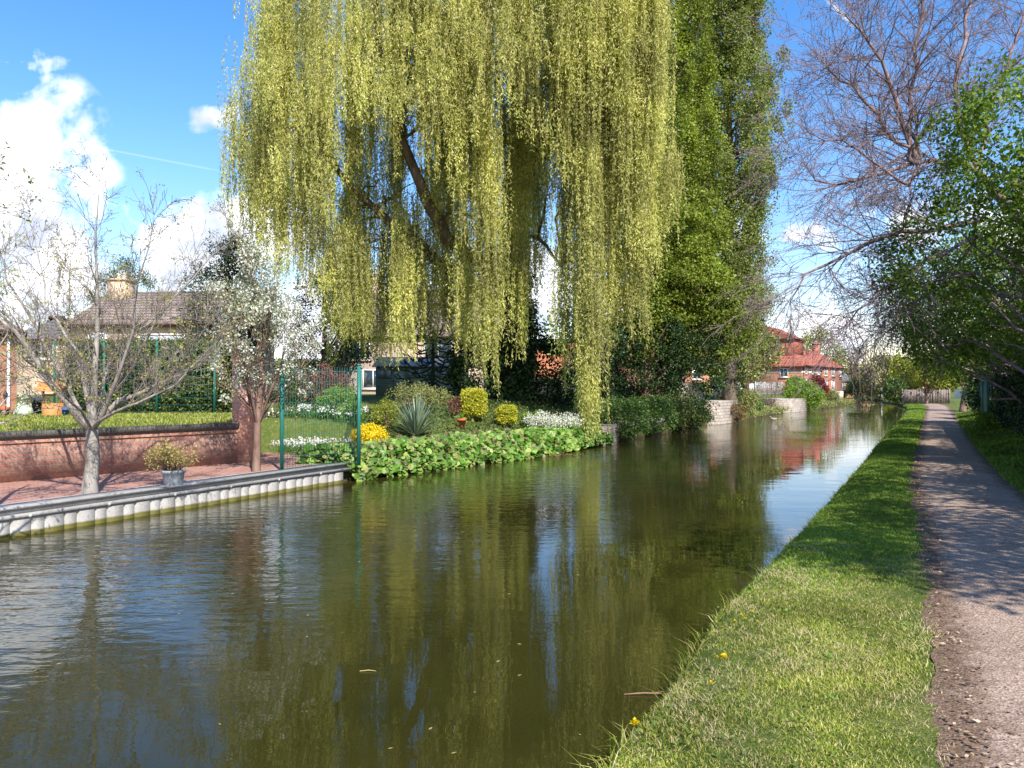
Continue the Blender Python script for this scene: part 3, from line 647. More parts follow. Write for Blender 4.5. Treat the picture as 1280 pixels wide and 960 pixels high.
house('white_bungalow', (71, 118), R(-8), 14, 7, .3, 2.5, 3.6, M['white'], M['felt'], 'long low white building behind the board fence at the end of the path', (False, False), [('front', 4, 1.8, 1.2, 1.0), ('front', 9, 1.8, 1.2, 1.0)])
# pale pink house behind the willow
house('pale_brick_house', (-11.6, 52), R(0), 9.5, 8, 1.4, 5.6, 9.0, M['pink_brick'], M['tile_brown'], 'wide pale brick house with brown tiled roof behind the willow', (False, False),
      [('front', 1.3, 4.4, 1.4, 1.2), ('front', 6.6, 4.5, 1.9, 1.5), ('front', 6.9, 2.6, 2.2, 1.9), ('front', 2.2, 2.5, 1.4, 1.3)], chim=[(1.5, 4, .8, 1.0)], pipe=[('front', 3.4), ('front', 5.2)])
house('red_gabled_house', (1.0, 60), R(0), 9, 8, 1.4, 4.0, 6.0, M['house_brick'], M['tile_red'], 'red brick house glimpsed between the willow trunk and the poplars', (False, False), [('front', 2, 2.9, 1.2, 1.2), ('front', 6, 2.9, 1.2, 1.2)])
house('tiled_outbuilding', (.7, 44), R(3), 5.2, 4, 1.4, 2.55, 4.6, M['orange_brick'], M['tile_orange'], 'low outbuilding with a bright orange pantile roof right of the willow trunk', (False, False), [])
house('red_roof_house', (14.5, 66), R(35), 8, 7, 1.2, 4.2, 6.4, M['orange_brick'], M['tile_red'], 'orange brick house half hidden behind the tree right of the poplars', (False, False), [('front', 2, 3.2, 1.1, 1.1), ('front', 5.5, 3.2, 1.1, 1.1)])
# buff house with the long brown roof at left, and the bit of house at the frame edge
house('buff_brick_house', (P(88, 0, 35)[0], 35), R(-4), 6.6, 7.5, 1.2, 4.9, 6.75, M['buff_brick'], M['tile_brown'], 'buff brick house with long brown roof behind the hedge', (False, False),
      [('front', 1.3, 4.05, .9, .7, M['pale_glass']), ('front', 4.3, 3.9, 2.2, .9, M['pale_glass']), ('front', 4.0, 2.4, 1.6, 1.0)], chim=[(.5, 3.2, .9, .45)], pipe=[('front', 2.3)])
house('brick_outhouse', (-17.5, 19.85), R(33), 3.95, 4, 1.15, 3.65, 4.9, M['orange_brick'], M['tile_brown'], 'orange brick outhouse with white downpipe at the left edge of the lawn', (False, True), [('front', 2.2, 2.6, .8, .9)], pipe=[('front', 3.75)])
house('pale_gabled_house', (P(10, 0, 46)[0], 46), R(12), 3.6, 5, 1.2, 5.0, 6.5, M['buff_brick'], M['slate'], 'far pale house with grey roof seen between outhouse and buff house', (True, True), [('front', 1.8, 4.2, 1.4, 1.1)])

# ------------------------------------------------------------------ stone walls and bastion by the poplars
def prism(mb, poly, z0, z1):
    n = len(poly); v = [(x, y, z0) for x, y in poly] + [(x, y, z1) for x, y in poly]
    mb.add(v, [[i, (i + 1) % n, n + (i + 1) % n, n + i] for i in range(n)]); mb.add(v, [list(range(n, 2 * n))])
def local_prism(name, poly, z0, z1, mat, label, cat, cap=None):
    o = (poly[0][0], poly[0][1], z0); t = thing(name, o, label, cat)
    q = [(x - o[0], y - o[1]) for x, y in poly]; m = MB(); prism(m, q, -.9, z1 - z0); m.build('stonework', mat, t)
    if cap:
        c = np.mean(q, 0); m = MB(); prism(m, [tuple(c + (np.array(p) - c) * 1.03) for p in q], z1 - z0, z1 - z0 + cap); m.build('coping', M['concrete'], t)
    return t
local_prism('stone_bastion', [(9.45, 38.8), (11.0, 40.2), (12.6, 42.8), (11.0, 46), (8.6, 45), (8.7, 41)], .0, 1.2, M['stone'], 'square cut stone quay wall jutting into the canal below the poplars', 'stone wall')
local_prism('stone_garden_wall', [(9.3, 45.5), (11.6, 46.3), (11.5, 46.8), (6.0, 46.2), (6.0, 45.6)], 1.1, 2.25, M['stone'], 'cream stone garden wall set back above the quay wall', 'stone wall')
local_prism('low_stone_wall', [(3.1, 25.6), (4.2, 28.3), (5.4, 30.6), (7.2, 33.6), (6.6, 34), (4.8, 31), (3.4, 28.6), (2.5, 26)], .0, .62, M['stone'], 'low pale stone bank wall showing under the ivy bushes', 'stone wall')
local_prism('stone_ramp', [(20.4, 58.2), (22.6, 60.8), (24.2, 63), (22, 66), (19.2, 62)], .0, 1.05, M['stone'], 'pale stone revetment sloping into the water between two shrubs', 'stone wall')
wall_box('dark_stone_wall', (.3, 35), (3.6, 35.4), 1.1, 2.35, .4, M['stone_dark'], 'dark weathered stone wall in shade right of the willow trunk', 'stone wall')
def rail_fence(name, a, b, z0, h, label, mat, gap=.14, w_=.05):
    A, D, Ln = frame_line(a, b); rz = math.atan2(D[1], D[0]); t = thing(name, (A[0], A[1], z0), label, 'fence', rz)
    m = MB(); n = int(Ln / gap)
    for k in range(n): m.box((k * gap, 0, h / 2), (w_, .02, h))
    m.build('pale_row', mat, t)
    for z in (.25 * h, .85 * h):
        m = MB(); m.box((Ln / 2, .03, z), (Ln, .03, .05)); m.build('rail', mat, t)
    for k in range(int(Ln / 2.5) + 1):
        m = MB(); m.box((min(Ln, k * 2.5), .07, h / 2), (.08, .05, h + .1)); m.build('post', mat, t)
rail_fence('palisade_fence', (13.2, 50), (19.4, 61.5), 1.1, 1.15, 'pale metal palisade fence above the bank behind the golden bush', M['galv'])
rail_fence('picket_fence', (20.2, 63.5), (24.8, 70), 1.1, 1.3, 'grey green railings above the stone revetment', M['galv'], .2, .04)
rail_fence('palisade_fence', (35.0, 83.5), (41.0, 95), .6, .9, 'pale railings along the water in front of the red houses', M['cream'], .2, .09)

# board fence at the end of the towpath
A_ = (P(1131, 0, 80)[0], 80.5); B_ = (P(1187, 0, 78)[0], 78)
A, D, Ln = frame_line(A_, B_); t = thing('board_fence', (A[0], A[1], .3), 'weathered grey brown board fence closing off the end of the towpath', 'fence', math.atan2(D[1], D[0]))
npn = 3
for k in range(npn):
    m = MB(); m.box((Ln / npn * (k + .5), 0, .72), (Ln / npn - .12, .04, 1.4)); 
    for q in range(int(Ln / npn / .14)): m.box((Ln / npn * k + .1 + q * .14, -.03, .72), (.10, .015, 1.4))
    m.build('board_panel', M['fence_wood'], t)
for k in range(npn + 1):
    m = MB(); m.box((Ln / npn * k, 0, .76), (.11, .11, 1.52)); m.build('post', M['fence_wood'], t)

# utility poles
for (px, d, h, lab) in ((1069, 140, 6.2, 'wooden utility pole with crossbar beside the far brick house'), (1062, 150, 5.8, 'thinner far pole left of the crossbar pole')):
    p = P(px, 0, d); t = thing('utility_pole', (p[0], d, .3), lab, 'utility pole', 0, 'far utility poles')
    m = MB(); m.tube([(0, 0, 0), (0, 0, h)], .12, 8); m.build('pole', M['dark_trim'], t); m = MB(); m.box((0, -.14, h - .4), (2.0, .12, .12)); m.build('crossbar', M['dark_trim'], t)

# ------------------------------------------------------------------ shed
def shed():
    t = thing('garden_shed', (-7.1, 40, 1.42), 'dull green timber garden shed with grey felt roof on the lawn', 'shed', R(-4))
    m = MB(); m.box((2.3, 1.1, .8), (4.6, 2.2, 1.75)); m.add([(0, 0, 1.675), (0, 2.2, 1.675), (0, 1.1, 2.1)], [[0, 2, 1]]); m.add([(4.6, 0, 1.675), (4.6, 2.2, 1.675), (4.6, 1.1, 2.1)], [[0, 1, 2]]); m.build('wall', M['shed_green'], t)
    m = MB(); m.add([(-.15, -.2, 1.62), (4.75, -.2, 1.62), (4.75, 1.1, 2.14), (-.15, 1.1, 2.14), (-.15, 2.4, 1.62), (4.75, 2.4, 1.62)], [[0, 1, 2, 3], [3, 2, 5, 4]])
    m.box((2.3, -.19, 1.6), (4.9, .03, .07)); m.build('roof', M['felt'], t)
    for (x, w_) in ((.45, .75), (2.0, .8), (3.7, .9)):
        m = MB(); m.box((x, -.02, 1.25), (w_, .05, .5)); wo = m.build('window', M['shed_green'], t)
        m = MB()
        for s in (-1, 1): m.box((x + s * w_ * .24, -.055, 1.25), (w_ * .42, .02, .42))
        m.build('pane', M['pale_glass'], wo)
    m = MB(); m.box((1.2, -.03, .82), (.62, .05, 1.5)); d_ = m.build('door', M['shed_green'], t); m = MB(); m.box((.97, -.07, .85), (.03, .04, .12)); m.build('handle', M['black'], d_)
    m = MB(); m.box((3.3, -.35, .45), (1.5, .6, .06)); m.box((2.6, -.35, .2), (.06, .5, .45)); m.box((4.0, -.35, .2), (.06, .5, .45)); m.build('lean_to_bench', M['black'], t)
shed()

# ------------------------------------------------------------------ garden furniture on the left lawn
def well_planter():
    p = P(66, 0, 20.8); t = thing('wishing_well_planter', (p[0], p[1], 1.15), 'orange stained wooden wishing well planter with little pitched roof on the lawn', 'planter', R(8))
    m = MB(); m.lathe([(.27, 0), (.27, .34), (.235, .34), (.235, .26)], k=8); m.box((0, 0, .02), (.4, .4, .03)); m.build('tub', M['orange_wood'], t)
    for s in (-1, 1):
        m = MB(); m.box((s * .23, -.02, .52), (.045, .045, .5)); m.build('post', M['orange_wood'], t)
    m = MB(); m.add([(-.34, -.3, .68), (.34, -.3, .68), (.34, 0, .92), (-.34, 0, .92), (-.34, .3, .68), (.34, .3, .68), (-.34, -.3, .66), (.34, -.3, .66), (.34, 0, .90), (-.34, 0, .90), (-.34, .3, .66), (.34, .3, .66)],
                    [[0, 1, 2, 3], [3, 2, 5, 4], [7, 6, 9, 8], [8, 9, 10, 11], [0, 6, 7, 1], [4, 5, 11, 10]]); m.build('roof', M['orange_wood'], t)
    m = MB(); m.tube([(-.23, 0, .56), (.23, 0, .56)], .03, 8); m.build('roller', M['orange_wood'], t)
well_planter()
def bin_(px, d, r, h, mat, name, label):
    p = P(px, 0, d); t = thing(name, (p[0], d, 1.15), label, 'tub'); m = MB(); m.lathe([(.001, 0), (r * .85, 0), (r, h), (r * 1.08, h), (r * 1.08, h - .03)], k=16); m.build('body', mat, t)
    m = MB(); m.lathe([(r * 1.12, h + .002), (r * 1.1, h + .03), (.001, h + .05)], k=16); m.build('lid', mat, t)
bin_(48, 21.6, .17, .44, M['navy'], 'plastic_bin', 'dark blue lidded bin left of the wooden planter')
bin_(82, 20.6, .09, .2, M['blue'], 'plastic_bucket', 'small bright blue tub right of the wooden planter')
bin_(4, 20.9, .16, .2, M['terracotta'], 'flower_pot', 'terracotta pot at the outhouse wall beside the lawn')
# pale garden ornament: a squat frog
p = P(30, 0, 20.7); t = thing('garden_ornament', (p[0], p[1], 1.15), 'squat pale green and white stone frog ornament on the lawn', 'ornament', R(-20))
m = MB(); m.lathe([(.001, 0), (.2, .02), (.23, .1), (.2, .2), (.12, .29), (.001, .31)], k=14); 
for s in (-1, 1): m.lathe([(.001, -.05), (.05, 0), (.001, .05)], (s * .09, -.08, .31), 10); m.lathe([(.001, -.06), (.1, -.02), (.08, .05), (.001, .08)], (s * .17, -.1, .07), 10)
m.build('body', plain('mottled_stone', (.38, .45, .33), .8, .5, 18), t, True)
# lamp-like garden stake light by the outhouse
p = P(7, 0, 20.4); t = thing('garden_lantern', (p[0], p[1], 1.15), 'thin black garden stake lantern by the outhouse wall', 'lantern')
m = MB(); m.tube([(0, 0, 0), (0, 0, .45)], .012, 6); m.build('stake', M['black'], t); m = MB(); m.lathe([(.02, .45), (.05, .48), (.06, .6), (.02, .66), (.001, .68)], k=8); m.build('lantern_head', M['black'], t)

# potted shrub on the terrace
def potted():
    p = P(217, 0, 12.15); t = thing('potted_shrub', (p[0], p[1], .357), 'bushy straw yellow shrub in a ribbed grey pot on the terrace', 'potted plant')
    m = MB(); m.lathe([(.001, 0), (.13, 0), (.14, .03), (.165, .2), (.185, .21), (.185, .25), (.16, .25), (.15, .2)], k=28, jit=.025); m.build('pot', M['pot'], t, False)
    m = MB()
    tip = ball(60, .3) * np.array([.42, .38, .22]) + np.array([0, 0, .47])
    for q in tip: pp, rr = limb((q[0] * .15, q[1] * .15, .2), q, .008, .003, 5, .04, .06); m.tube(pp, rr, 4)
    m.build('stem', M['brown_bark'], t)
    f = MB(); clump_leaves(f, tip, .10, 26, .045, .022); f.build('foliage', M['straw'], t)
potted()

# ------------------------------------------------------------------ the two small trees on the terrace
def terrace_tree():
    b = np.array([-6.15, 11.2, .357]); t = thing('bare_tree', b, 'pale barked nearly bare young tree rising from the terrace before the low wall', 'tree')
    tubes, tips = [], []
    Pm = dict(seg=[6, 5, 5, 4, 3], curl=.13, up=[.05, .05, .04, .03, .03], levels=4, kids=[6, 5, 6, 4], spread=.8, ratio=.60, rmin=.003)
    fork = P(115, 537, 11.2) - b
    trunk = np.array([[0.0, 0, -.1], [.0, .0, .15], [.03, .02, .5], fork]); tubes.append((trunk, np.array([.135, .11, .095, .085]), 0))
    def main(pts, r0, r1, ends=True, lvl=1):
        q = [P(*a) - b for a in pts]; q = np.array([fork] + q); n = 10; tt = np.linspace(0, len(q) - 1, n)
        q = np.stack([np.interp(tt, np.arange(len(q)), q[:, k]) for k in range(3)], 1); q[1:] += RNG.normal(size=(n - 1, 3)) * .02
        rr = np.linspace(r0, r1, n); tubes.append((q, rr, 0))
        for i in range(2, n):
            for _ in range(2):
                dd = q[i] - q[i - 1]; dd /= np.linalg.norm(dd); a = RNG.normal(size=3); a[2] = abs(a[2]) * .9 + .0; a /= np.linalg.norm(a)
                nd = dd * .62 + a * .75
                grow(q[i], nd, RNG.uniform(.5, 1.0) * (1.1 - .04 * i), min(.012, rr[i] * .35), 2, tubes, tips, Pm)
    main([(118, 470, 11.1), (122, 400, 11.2), (119, 340, 11.2), (122, 245, 11.2)], .055, .006)
    main([(70, 485, 10.9), (30, 430, 10.6), (-10, 385, 10.4)], .06, .015)
    main([(150, 500, 11.3), (200, 480, 11.4), (240, 460, 11.6)], .05, .012)
    main([(140, 490, 10.9), (165, 420, 10.7), (172, 360, 10.6), (192, 275, 10.5)], .032, .006)
    main([(100, 440, 11.5), (60, 385, 11.8), (42, 290, 11.8)], .03, .005)
    main([(150, 470, 12), (220, 370, 12.2), (285, 300, 12.3)], .034, .006)
    main([(60, 440, 11.8), (10, 350, 12), (-10, 290, 12)], .034, .006)
    main([(140, 515, 10.6), (185, 500, 10.3), (235, 470, 10.3), (262, 430, 10.4)], .028, .006)
    main([(90, 500, 10.3), (50, 470, 9.9), (15, 480, 9.8)], .022, .005)
    main([(110, 480, 12), (85, 410, 12.6), (88, 320, 12.8)], .03, .005)
    main([(135, 450, 11.9), (190, 400, 12.4), (240, 390, 12.8)], .028, .005)
    tubes_mesh([q for q in tubes if q[2] < 2], (9, 6, 5, 4, 3)).build('trunk', M['pale_bark'], t, True)
    tubes_mesh([q for q in tubes if q[2] >= 2], (8, 6, 4, 3, 3)).build('twigs', M['thin_twig'], t, True)
    tips = np.array(tips); sel = tips[(RNG.random(len(tips)) < .35)]
    f = MB(); clump_leaves(f, sel, .05, 5, .035, .02); f.build('crown', M['bud'], t)
terrace_tree()
def blossom_tree():
    b = np.array([P(320, 0, 14.2)[0], 14.2, .357]); t = thing('blossom_tree', b, 'small tree covered in white blossom beside the brick pier', 'tree')
    tubes, tips = [], []
    Pm = dict(seg=[6, 5, 4, 4, 3], curl=.10, up=[.1, .12, .10, .08, .05], levels=4, kids=[7, 5, 4, 3], spread=.55, ratio=.62, rmin=.004)
    trunk = np.array([[0, 0, -.1], [.02, 0, .5], [.03, 0, .95]]); tubes.append((trunk, np.array([.085, .068, .06]), 0))
    for k in range(7):
        a = k * 2 * math.pi / 7 + .3; grow((.03, 0, .85), (math.cos(a) * .5, math.sin(a) * .5, 1), 1.6, .03, 1, tubes, tips, Pm)
    grow((.03, 0, .95), (.02, 0, 1), 2.1, .06, 0, tubes, tips, Pm)
    tubes_mesh(tubes, (8, 6, 4, 3, 3)).build('trunk', M['brown_bark'], t, True)
    tips = np.array(tips); c = np.concatenate([tips, in_ellipsoids([(-.05, 0, 2.45, .95, .9, 1.35)], 170, .3)])
    h = MB(); clump_leaves(h, c[RNG.random(len(c)) < .40], .09, 16, .05, .036); h.build('blossom', M['blossom'], t)
    f = MB(); clump_leaves(f, c, .13, 8, .05, .022); f.build('foliage', M['grey_leaf'], t)
blossom_tree()
def edge_tree():
    b = np.array([P(-60, 0, 8.2)[0], 8.2, .357]); t = thing('budding_tree', b, 'slender budding tree reaching in at the left edge of the terrace', 'tree')
    tubes, tips = [], []
    Pm = dict(seg=[6, 5, 4, 3], curl=.12, up=[.05, .1, .08, .05], levels=3, kids=[5, 4, 3], spread=.7, ratio=.6, rmin=.003)
    tubes.append((np.array([[0, 0, -.1], [.05, 0, 1.5], [-.02, 0, 3.2], [0, .1, 4.1]]), np.array([.07, .05, .03, .01]), 0))
    for z, dx, L_ in ((.9, .8, .75), (1.5, .9, .8), (2.4, .9, .75), (3.0, .8, .7), (3.4, .5, .6), (2.2, -.8, .8)):
        grow((0.02, 0, z), (dx, .3, .7), L_, .02, 1, tubes, tips, Pm)
    tubes_mesh(tubes).build('trunk', M['pale_bark'], t, True)
    tips = np.array(tips); f = MB(); clump_leaves(f, tips, .05, 4, .06, .03); f.build('crown', M['grey_leaf'], t)
edge_tree()

# ------------------------------------------------------------------ hedge on the lawn and left background trees
def hedge(name, a, b, z0, h, th, mat, label, n=9000, L=.06, W=.045, front=True):
    A, D, Ln = frame_line(a, b); t = thing(name, (A[0], A[1], z0), label, 'hedge', math.atan2(D[1], D[0]))
    m = MB(); m.box((Ln / 2, th / 2, h / 2 - .04), (Ln - .1, th * .7, h - .12)); m.build('inner_twigs', M['dark_trim'], t)
    q = RNG.random((n, 3)); face = RNG.random(n)
    pos = np.stack([q[:, 0] * Ln, np.where(face < .7, RNG.normal(0, .05, n), q[:, 1] * th), np.where(face < .7, q[:, 2] * h, h + RNG.normal(0, .06, n))], 1)
    pos[:, 1] += .10 * wob(pos[:, 0] * 1.3 + pos[:, 2] * 2, 1.) ; pos[:, 2] += .07 * wob(pos[:, 0] * 1.1, 3.)
    e = face > .9; pos[e, 0] = RNG.choice([0, Ln], e.sum()); pos[e, 1] = q[e, 1] * th; pos[e, 2] = q[e, 2] * h
    nr = RNG.normal(size=(n, 3)) * .7; nr[:, 1] -= .6; nr[:, 2] += .5
    f = MB(); f.leaves(pos, L, W, RNG.normal(size=(n, 3)), nr); f.build('foliage', mat, t)
    return t
hedge('clipped_hedge', P(84, 0, 22.9)[:2], P(300, 0, 23.3)[:2], 1.15, 2.1, 1.0, M['hedge'], 'dark clipped garden hedge behind the green mesh fence', 26000, .09, .06)
bush('shrub', (P(95, 0, 25)[0], 25, 1.15), (.8, .7, 1.3), 'brownish rounded bush between outhouse and hedge', 'shrub', M['rust'], 60, 50, .08, .05)
bush('flowering_shrub', (P(42, 0, 21.9)[0], 21.9, 1.15), (.35, .3, .42), 'small white flowered shrub behind the blue bin', 'shrub', M['blossom'], 30, 25, .05, .035)
leafy_tree('conifer', (P(156, 0, 48)[0], 48, 1.2), 8.6, [(P(156, 0, 48)[0], 48, 6.8, 1.9, 1.9, 3.2)], 'yellowish green conifer poking up behind the brown roof', 'tree', M['mid_conifer'], M['brown_bark'], 110, .5, 90, .16, .06, .2)
leafy_tree('conifer', (P(284, 0, 34)[0], 34, 1.2), 8, [(P(284, 0, 34)[0], 34, 5.0, 1.8, 1.4, 3.6), (P(300, 0, 34)[0], 34, 6.6, .7, .7, 2.2)], 'dark blue green conifer left of the willow', 'tree', M['dark_conifer'], M['brown_bark'], 150, .45, 90, .16, .06, .2)
leafy_tree('dark_evergreen', (P(405, 0, 36)[0], 36, 1.2), 6.5, [(P(408, 0, 36)[0], 36, 4.6, 1.7, 1.5, 3.3), (P(440, 0, 36)[0], 36, 4.4, 1.2, 1.2, 1.6)], 'dark evergreen tree in shade under the left of the willow', 'tree', M['dark_conifer'], M['brown_bark'], 150, .45, 90, .14, .06, .2)
leafy_tree('apple_tree', (P(430, 0, 33)[0], 33, 1.35), 2.6, [(P(430, 0, 33)[0], 33, 3.3, .9, .8, .7)], 'small dark stemmed tree before the pale brick house', 'tree', M['laurel'], M['brown_bark'], 30, .3, 40, .08, .05, .09, limbs=18)

# ------------------------------------------------------------------ the willow
def willow():
    b = np.array([.15, 30.0, 1.35]); t = thing('weeping_willow', b, 'huge weeping willow trailing long yellow green curtains over the bank', 'tree')
    tw = MB(); hub = []
    def W(px, py, d): return P(px, py, d) - b
    def limb_px(pts, r0, r1, k=9):
        q = np.array([W(*a) for a in pts]); n = 14; tt = np.linspace(0, len(q) - 1, n)
        q = np.stack([np.interp(tt, np.arange(len(q)), q[:, j]) for j in range(3)], 1)
        q[1:-1] = (q[:-2] + q[1:-1] * 2 + q[2:]) / 4; q[1:-1] += RNG.normal(size=(n - 2, 3)) * .06
        tw.tube(q, np.linspace(r0, r1, n), k); hub.append(q); return q
    limb_px([(645, 512, 30), (642, 440, 30), (636, 340, 30), (640, 250, 29.8)], .55, .42, 12)
    limb_px([(640, 250, 29.8), (652, 150, 29.5), (640, 40, 29), (620, -120, 28.8)], .40, .16)
    limb_px([(632, 360, 30), (585, 320, 29), (540, 270, 28), (520, 222, 27.4), (480, 120, 27.2), (465, -60, 27)], .34, .08)
    limb_px([(630, 390, 30), (560, 335, 29.4), (500, 285, 28.8), (430, 230, 28.5), (370, 130, 28.4)], .27, .06)
    limb_px([(640, 300, 30), (600, 250, 31), (560, 200, 32), (500, 60, 33)], .28, .08)
    limb_px([(642, 260, 29.8), (690, 150, 28.5), (740, 60, 27.5), (780, -40, 27)], .27, .06)
    limb_px([(640, 330, 29.8), (668, 290, 28.6), (700, 330, 27.6), (716, 370, 27)], .10, .02, 6)
    limb_px([(645, 250, 30), (720, 120, 32), (780, 0, 33)], .26, .06)
    # strands ----------------------------------------------------------
    S = []   # (top point, length)
    def lock(px, d, ytop, ybot, n, sp=.35, lenvar=.5):
        sp = sp * .62; c = W(px, ytop, d); bot = W(px, ybot, d)[2]
        for _ in range(n):
            rx, ry = RNG.normal(0, sp, 2); z0 = c[2] - abs(RNG.normal(0, .25)) * (c[2] - bot) * .6
            zb = bot + (c[2] - bot) * abs(RNG.normal(0, 1)) * lenvar * .35 + (abs(rx) + abs(ry)) * .8
            if z0 - zb > .5: S.append((c[0] + rx, c[1] + ry, z0, z0 - zb))
    def curtain(x0, x1, d0, d1, yt0, yt1, yb0, yb1, locks, n, sp=.28, lv=.8):
        for _ in range(locks):
            px = RNG.uniform(x0, x1); lock(px, RNG.uniform(d0, d1), RNG.uniform(yt0, yt1), RNG.uniform(yb0, yb1), n, sp, lv)
    # left wing
    curtain(296, 345, 27, 30, 20, 260, 200, 330, 16, 9)
    curtain(312, 420, 25.5, 29, -60, 200, 200, 370, 34, 14)
    for px, yb in ((330, 345), (352, 375), (375, 372), (395, 395), (408, 370)): lock(px, RNG.uniform(25, 26.5), 120, yb, 32, .26, .5)
    curtain(330, 470, 25, 30, -160, 60, 60, 250, 34, 18)
    curtain(420, 520, 28, 33, -40, 240, 280, 430, 12, 14)
    for px, yb, d in ((432, 445, 31), (455, 425, 30.5), (478, 440, 31), (505, 400, 29.5), (520, 430, 30)): lock(px, d, 230, yb, 22, .3, .6)
    # shaded inner curtains behind the limbs
    curtain(415, 600, 28, 33.5, -20, 300, 300, 430, 15, 18, .35, .7)
    curtain(600, 680, 27.5, 33, 0, 200, 250, 430, 16, 18, .3, .7)
    for _ in range(5): lock(RNG.uniform(485, 585), RNG.uniform(26.5, 29), RNG.uniform(230, 300), RNG.uniform(400, 460), 26, .36, .5)
    for _ in range(24): lock(RNG.uniform(405, 600), RNG.uniform(26.5, 32), RNG.uniform(250, 330), RNG.uniform(415, 480), 24, .36, .5)
    # middle
    curtain(470, 660, 24.5, 28, -200, 20, 60, 240, 50, 24)
    curtain(560, 660, 25, 30, -100, 160, 180, 340, 18, 16)
    curtain(480, 570, 27, 32, 0, 220, 220, 330, 10, 12)
    for px, yb, d, n in ((545, 420, 30, 26), (562, 440, 29.5, 26), (585, 400, 28, 26), (603, 470, 25.6, 48), (612, 500, 25.4, 40), (622, 470, 25.8, 30), (640, 400, 29, 40), (655, 455, 27.5, 40), (648, 430, 28.5, 40), (665, 300, 27, 22)):
        lock(px, d, 120, yb, n, .27, .55)
    # right: the great curtain, then the strands that reach the water
    curtain(690, 830, 23.5, 27.5, -220, 40, 110, 290, 54, 25)
    curtain(660, 700, 25, 27, -150, 60, 90, 170, 12, 14)
    curtain(715, 820, 24, 28, -20, 160, 260, 400, 24, 18)
    for px, yb, d, n in ((690, 270, 26, 16), (676, 240, 26, 12), (703, 500, 25.5, 34), (712, 430, 25.4, 26), (724, 520, 24.6, 40), (733, 566, 24.2, 46), (742, 555, 24.4, 44), (757, 450, 25, 36), (772, 420, 25.3, 30), (786, 445, 25.2, 34), (797, 420, 25, 34), (806, 470, 26, 22), (815, 360, 25.5, 30), (826, 330, 26, 22), (764, 500, 25.6, 18)):
        lock(px, d, RNG.uniform(40, 160), yb, n, .22, .55)
    # short bright tiers breaking the long curtains, and wisps round the outline
    for _ in range(120):
        px = RNG.uniform(305, 828); yt = RNG.uniform(-80, 210) if px < 420 or px > 690 else RNG.uniform(-80, 130)
        lock(px, RNG.uniform(23.6, 25.4), yt, yt + RNG.uniform(55, 130), 13, RNG.uniform(.25, .6), .9)
    for _ in range(26): lock(RNG.uniform(282, 304), RNG.uniform(27, 29), RNG.uniform(70, 230), RNG.uniform(190, 330), 3, .3, .8)
    for _ in range(14): lock(RNG.uniform(832, 846), RNG.uniform(25, 27), RNG.uniform(150, 220), RNG.uniform(230, 330), 4, .3, .8)
    S = np.array(S); n = len(S)
    # hanging shoots carry the leaves
    cnt = np.maximum(6, (S[:, 3] * 30).astype(int)); idx = np.repeat(np.arange(n), cnt); tot = len(idx)
    u = RNG.random(tot); ph = RNG.uniform(0, 6.28, n); amp = RNG.uniform(.02, .10, n); wx = RNG.normal(0, .05, n)
    z = S[idx, 2] - u * S[idx, 3]
    x = S[idx, 0] + amp[idx] * np.sin(z * 1.3 + ph[idx]) + wx[idx] * u * 2; y = S[idx, 1] + amp[idx] * np.cos(z * 1.1 + ph[idx])
    pos = np.stack([x, y, z], 1) + RNG.normal(size=(tot, 3)) * .025
    ax = RNG.normal(size=(tot, 3)) * .55; ax[:, 2] -= 1.0
    nr = RNG.normal(size=(tot, 3)) * .6; nr[:, 1] -= .85; nr[:, 2] += .45; nr[:, 0] += .25
    f = MB(); f.leaves(pos, .115, .030, ax, nr); f.build('crown', M['willow'], t)
    m = MB(); sel = RNG.permutation(n)[:1800]
    for i in sel:
        zz = np.linspace(0, 1, 6); zc = S[i, 2] - zz * S[i, 3]
        m.tube(np.stack([S[i, 0] + amp[i] * np.sin(zc * 1.3 + ph[i]) + wx[i] * zz * 2, S[i, 1] + amp[i] * np.cos(zc * 1.1 + ph[i]), zc], 1), .008, 3, False)
    m.build('hanging_shoot', M['willow_twig'], t)
    # arching secondary branches from the limbs to the tops of random strands
    allh = np.concatenate(hub)
    for i in RNG.permutation(n)[:170]:
        e = np.array([S[i, 0], S[i, 1], S[i, 2]]); d = np.linalg.norm(allh - e, axis=1) + np.maximum(0, allh[:, 2] - e[2]) * 3; s = allh[np.argmin(d)]
        p, r = limb(s, e, .05, .008, 7, .10, .05); tw.tube(p, r, 4, False)
    tw.build('trunk', M['willow_bark'], t, True)
    # ivy thick round the foot of the trunk
    c = in_ellipsoids([(-.1, -.2, 1.1, .95, .9, 1.3), (.1, 0, 3, .75, .7, 2.4), (1.2, .2, .9, 1.5, .8, 1.6), (-1.5, .4, .8, 1.2, .8, 2.3), (-.2, -.3, 2.2, 1.0, .8, 2.6)], 460, .6)
    f = MB(); clump_leaves(f, c, .30, 75, .12, .10); f.build('ivy', M['ivy'], t)
willow()

